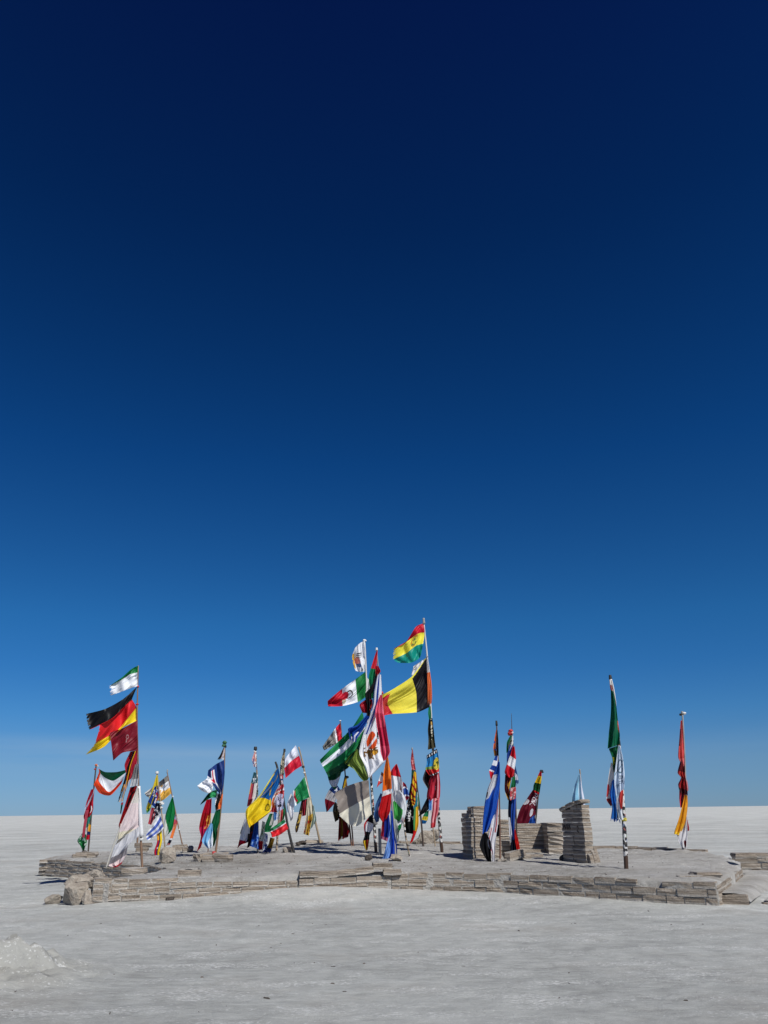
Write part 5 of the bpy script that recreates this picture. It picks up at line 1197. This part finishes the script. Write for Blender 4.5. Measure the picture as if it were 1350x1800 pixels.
flag('dark red ragged cloth midway up the far right pole', 'M1', [[(1196, 1337), (1204, 1346)], [(1191, 1358), (1204.5, 1361)], [(1197, 1367), (1206, 1371)], [(1192, 1379), (1208, 1384)], [(1195, 1393), (1209, 1398)]], [('h', '6a181a c83a34 8c2024 a8282a 4a1016', [.2, .2, .2, .25, .15])], z=.10, amp=.09)
flag('pink edge of cloth on the right side of the far right pole', 'M1', [[(1206, 1370), (1208, 1372)], [(1207, 1382), (1210, 1384)], [(1207, 1392), (1210, 1390)]], [('all', 'e0989a')], z=.0)
flag('black and red bunched cloth above the golden flag', 'M1', [[(1194, 1390), (1205, 1394)], [(1194, 1405), (1203, 1405)], [(1196, 1420), (1202, 1418)]], [('v', 'e0404c 3a1018 a02428', [.4, .3, .3])], z=.07)
flag('golden yellow flag hanging low on the far right pole', 'M1', [[(1204, 1397), (1208.5, 1398)], [(1199, 1417), (1209, 1415)], [(1193, 1440), (1206, 1440)], [(1186, 1460), (1200, 1458)], [(1185, 1466), (1193, 1468)]], [('h', 'eca020 e49a1c f0b028 f4cc34', [.3, .3, .25, .15])], z=.13, ku=1.5)
flag('brown red underside of cloth beside the golden flag', 'M1', [[(1197, 1447), (1202, 1445)], [(1193, 1460), (1198, 1458)], [(1190, 1471), (1194, 1468)]], [('all', '8a4424')], z=.07)
flag('white cloth with a dark red mark at the foot of the far right pole', 'M1', [[(1204, 1436), (1208, 1436)], [(1198, 1452), (1208.5, 1458)], [(1192, 1474), (1208, 1476)], [(1198, 1489), (1207, 1492)]], [('all', 'e6e4e6'), ('disc', '6a1420', .75, .82, .16, .12)], z=.09)
flag('thin red strip on the right side of the far right pole', 'M1', [[(1206, 1441), (1208.5, 1441)], [(1207, 1452), (1211, 1453)], [(1208, 1461), (1211.5, 1460)]], [('all', 'b81c34')], z=.03)


# ------------------------------------------------------------------ flecks on the salt
vs, fs = [], []
r = random.Random(5)
def fleck(x, y, z, s, flat):
    b = len(vs)
    a = r.uniform(0, 6.28); l = s * r.uniform(1, 3); wdt = s * r.uniform(.4, 1)
    for (q, w_, h) in ((-1, -.6, 0), (1, -.5, 0), (.8, .6, 0), (-.9, .5, 0), (-.6, -.3, flat), (.7, -.2, flat), (.4, .4, flat * .8), (-.5, .3, flat)):
        vs.append((x + math.cos(a) * l * q - math.sin(a) * wdt * w_, y + math.sin(a) * l * q + math.cos(a) * wdt * w_, z + h))
    for f in ((4, 5, 6, 7), (0, 1, 5, 4), (1, 2, 6, 5), (2, 3, 7, 6), (3, 0, 4, 7)): fs.append(tuple(b + i for i in f))
for _ in range(120):
    y = r.uniform(5.8, 60) if r.random() < .35 else r.uniform(5.8, 15)
    x = r.uniform(-.55, .55) * y
    if 14 < y < 29: continue
    fleck(x, y, ground_h(x, y) - .004, r.uniform(.003, .011) * (1 + y / 40), r.uniform(.004, .012))
for (px, py) in ((228, 1645), (355, 1720), (380, 1664), (280, 1649), (640, 1695), (468, 1755), (585, 1728), (1140, 1602), (912, 1636), (1205, 1758), (505, 1574)):
    p = on_z(px, py, 0)
    fleck(p.x, p.y, ground_h(p.x, p.y) - .003, .016, .012)
for _ in range(260):
    a, q = r.random(), math.sqrt(r.random()) * .97
    p = bd[int(a * len(bd))]
    x, y = cx0 + (p.x - cx0) * q, cy0 + (p.y - cy0) * q
    fleck(x, y, deck_h(x, y) - .006, r.uniform(.004, .013), r.uniform(.008, .024))
fl = mesh_obj('debris', vs, fs, M_DEBRIS)
tag(fl, 'scattered dark flecks and twigs on the salt', None, kind='stuff')
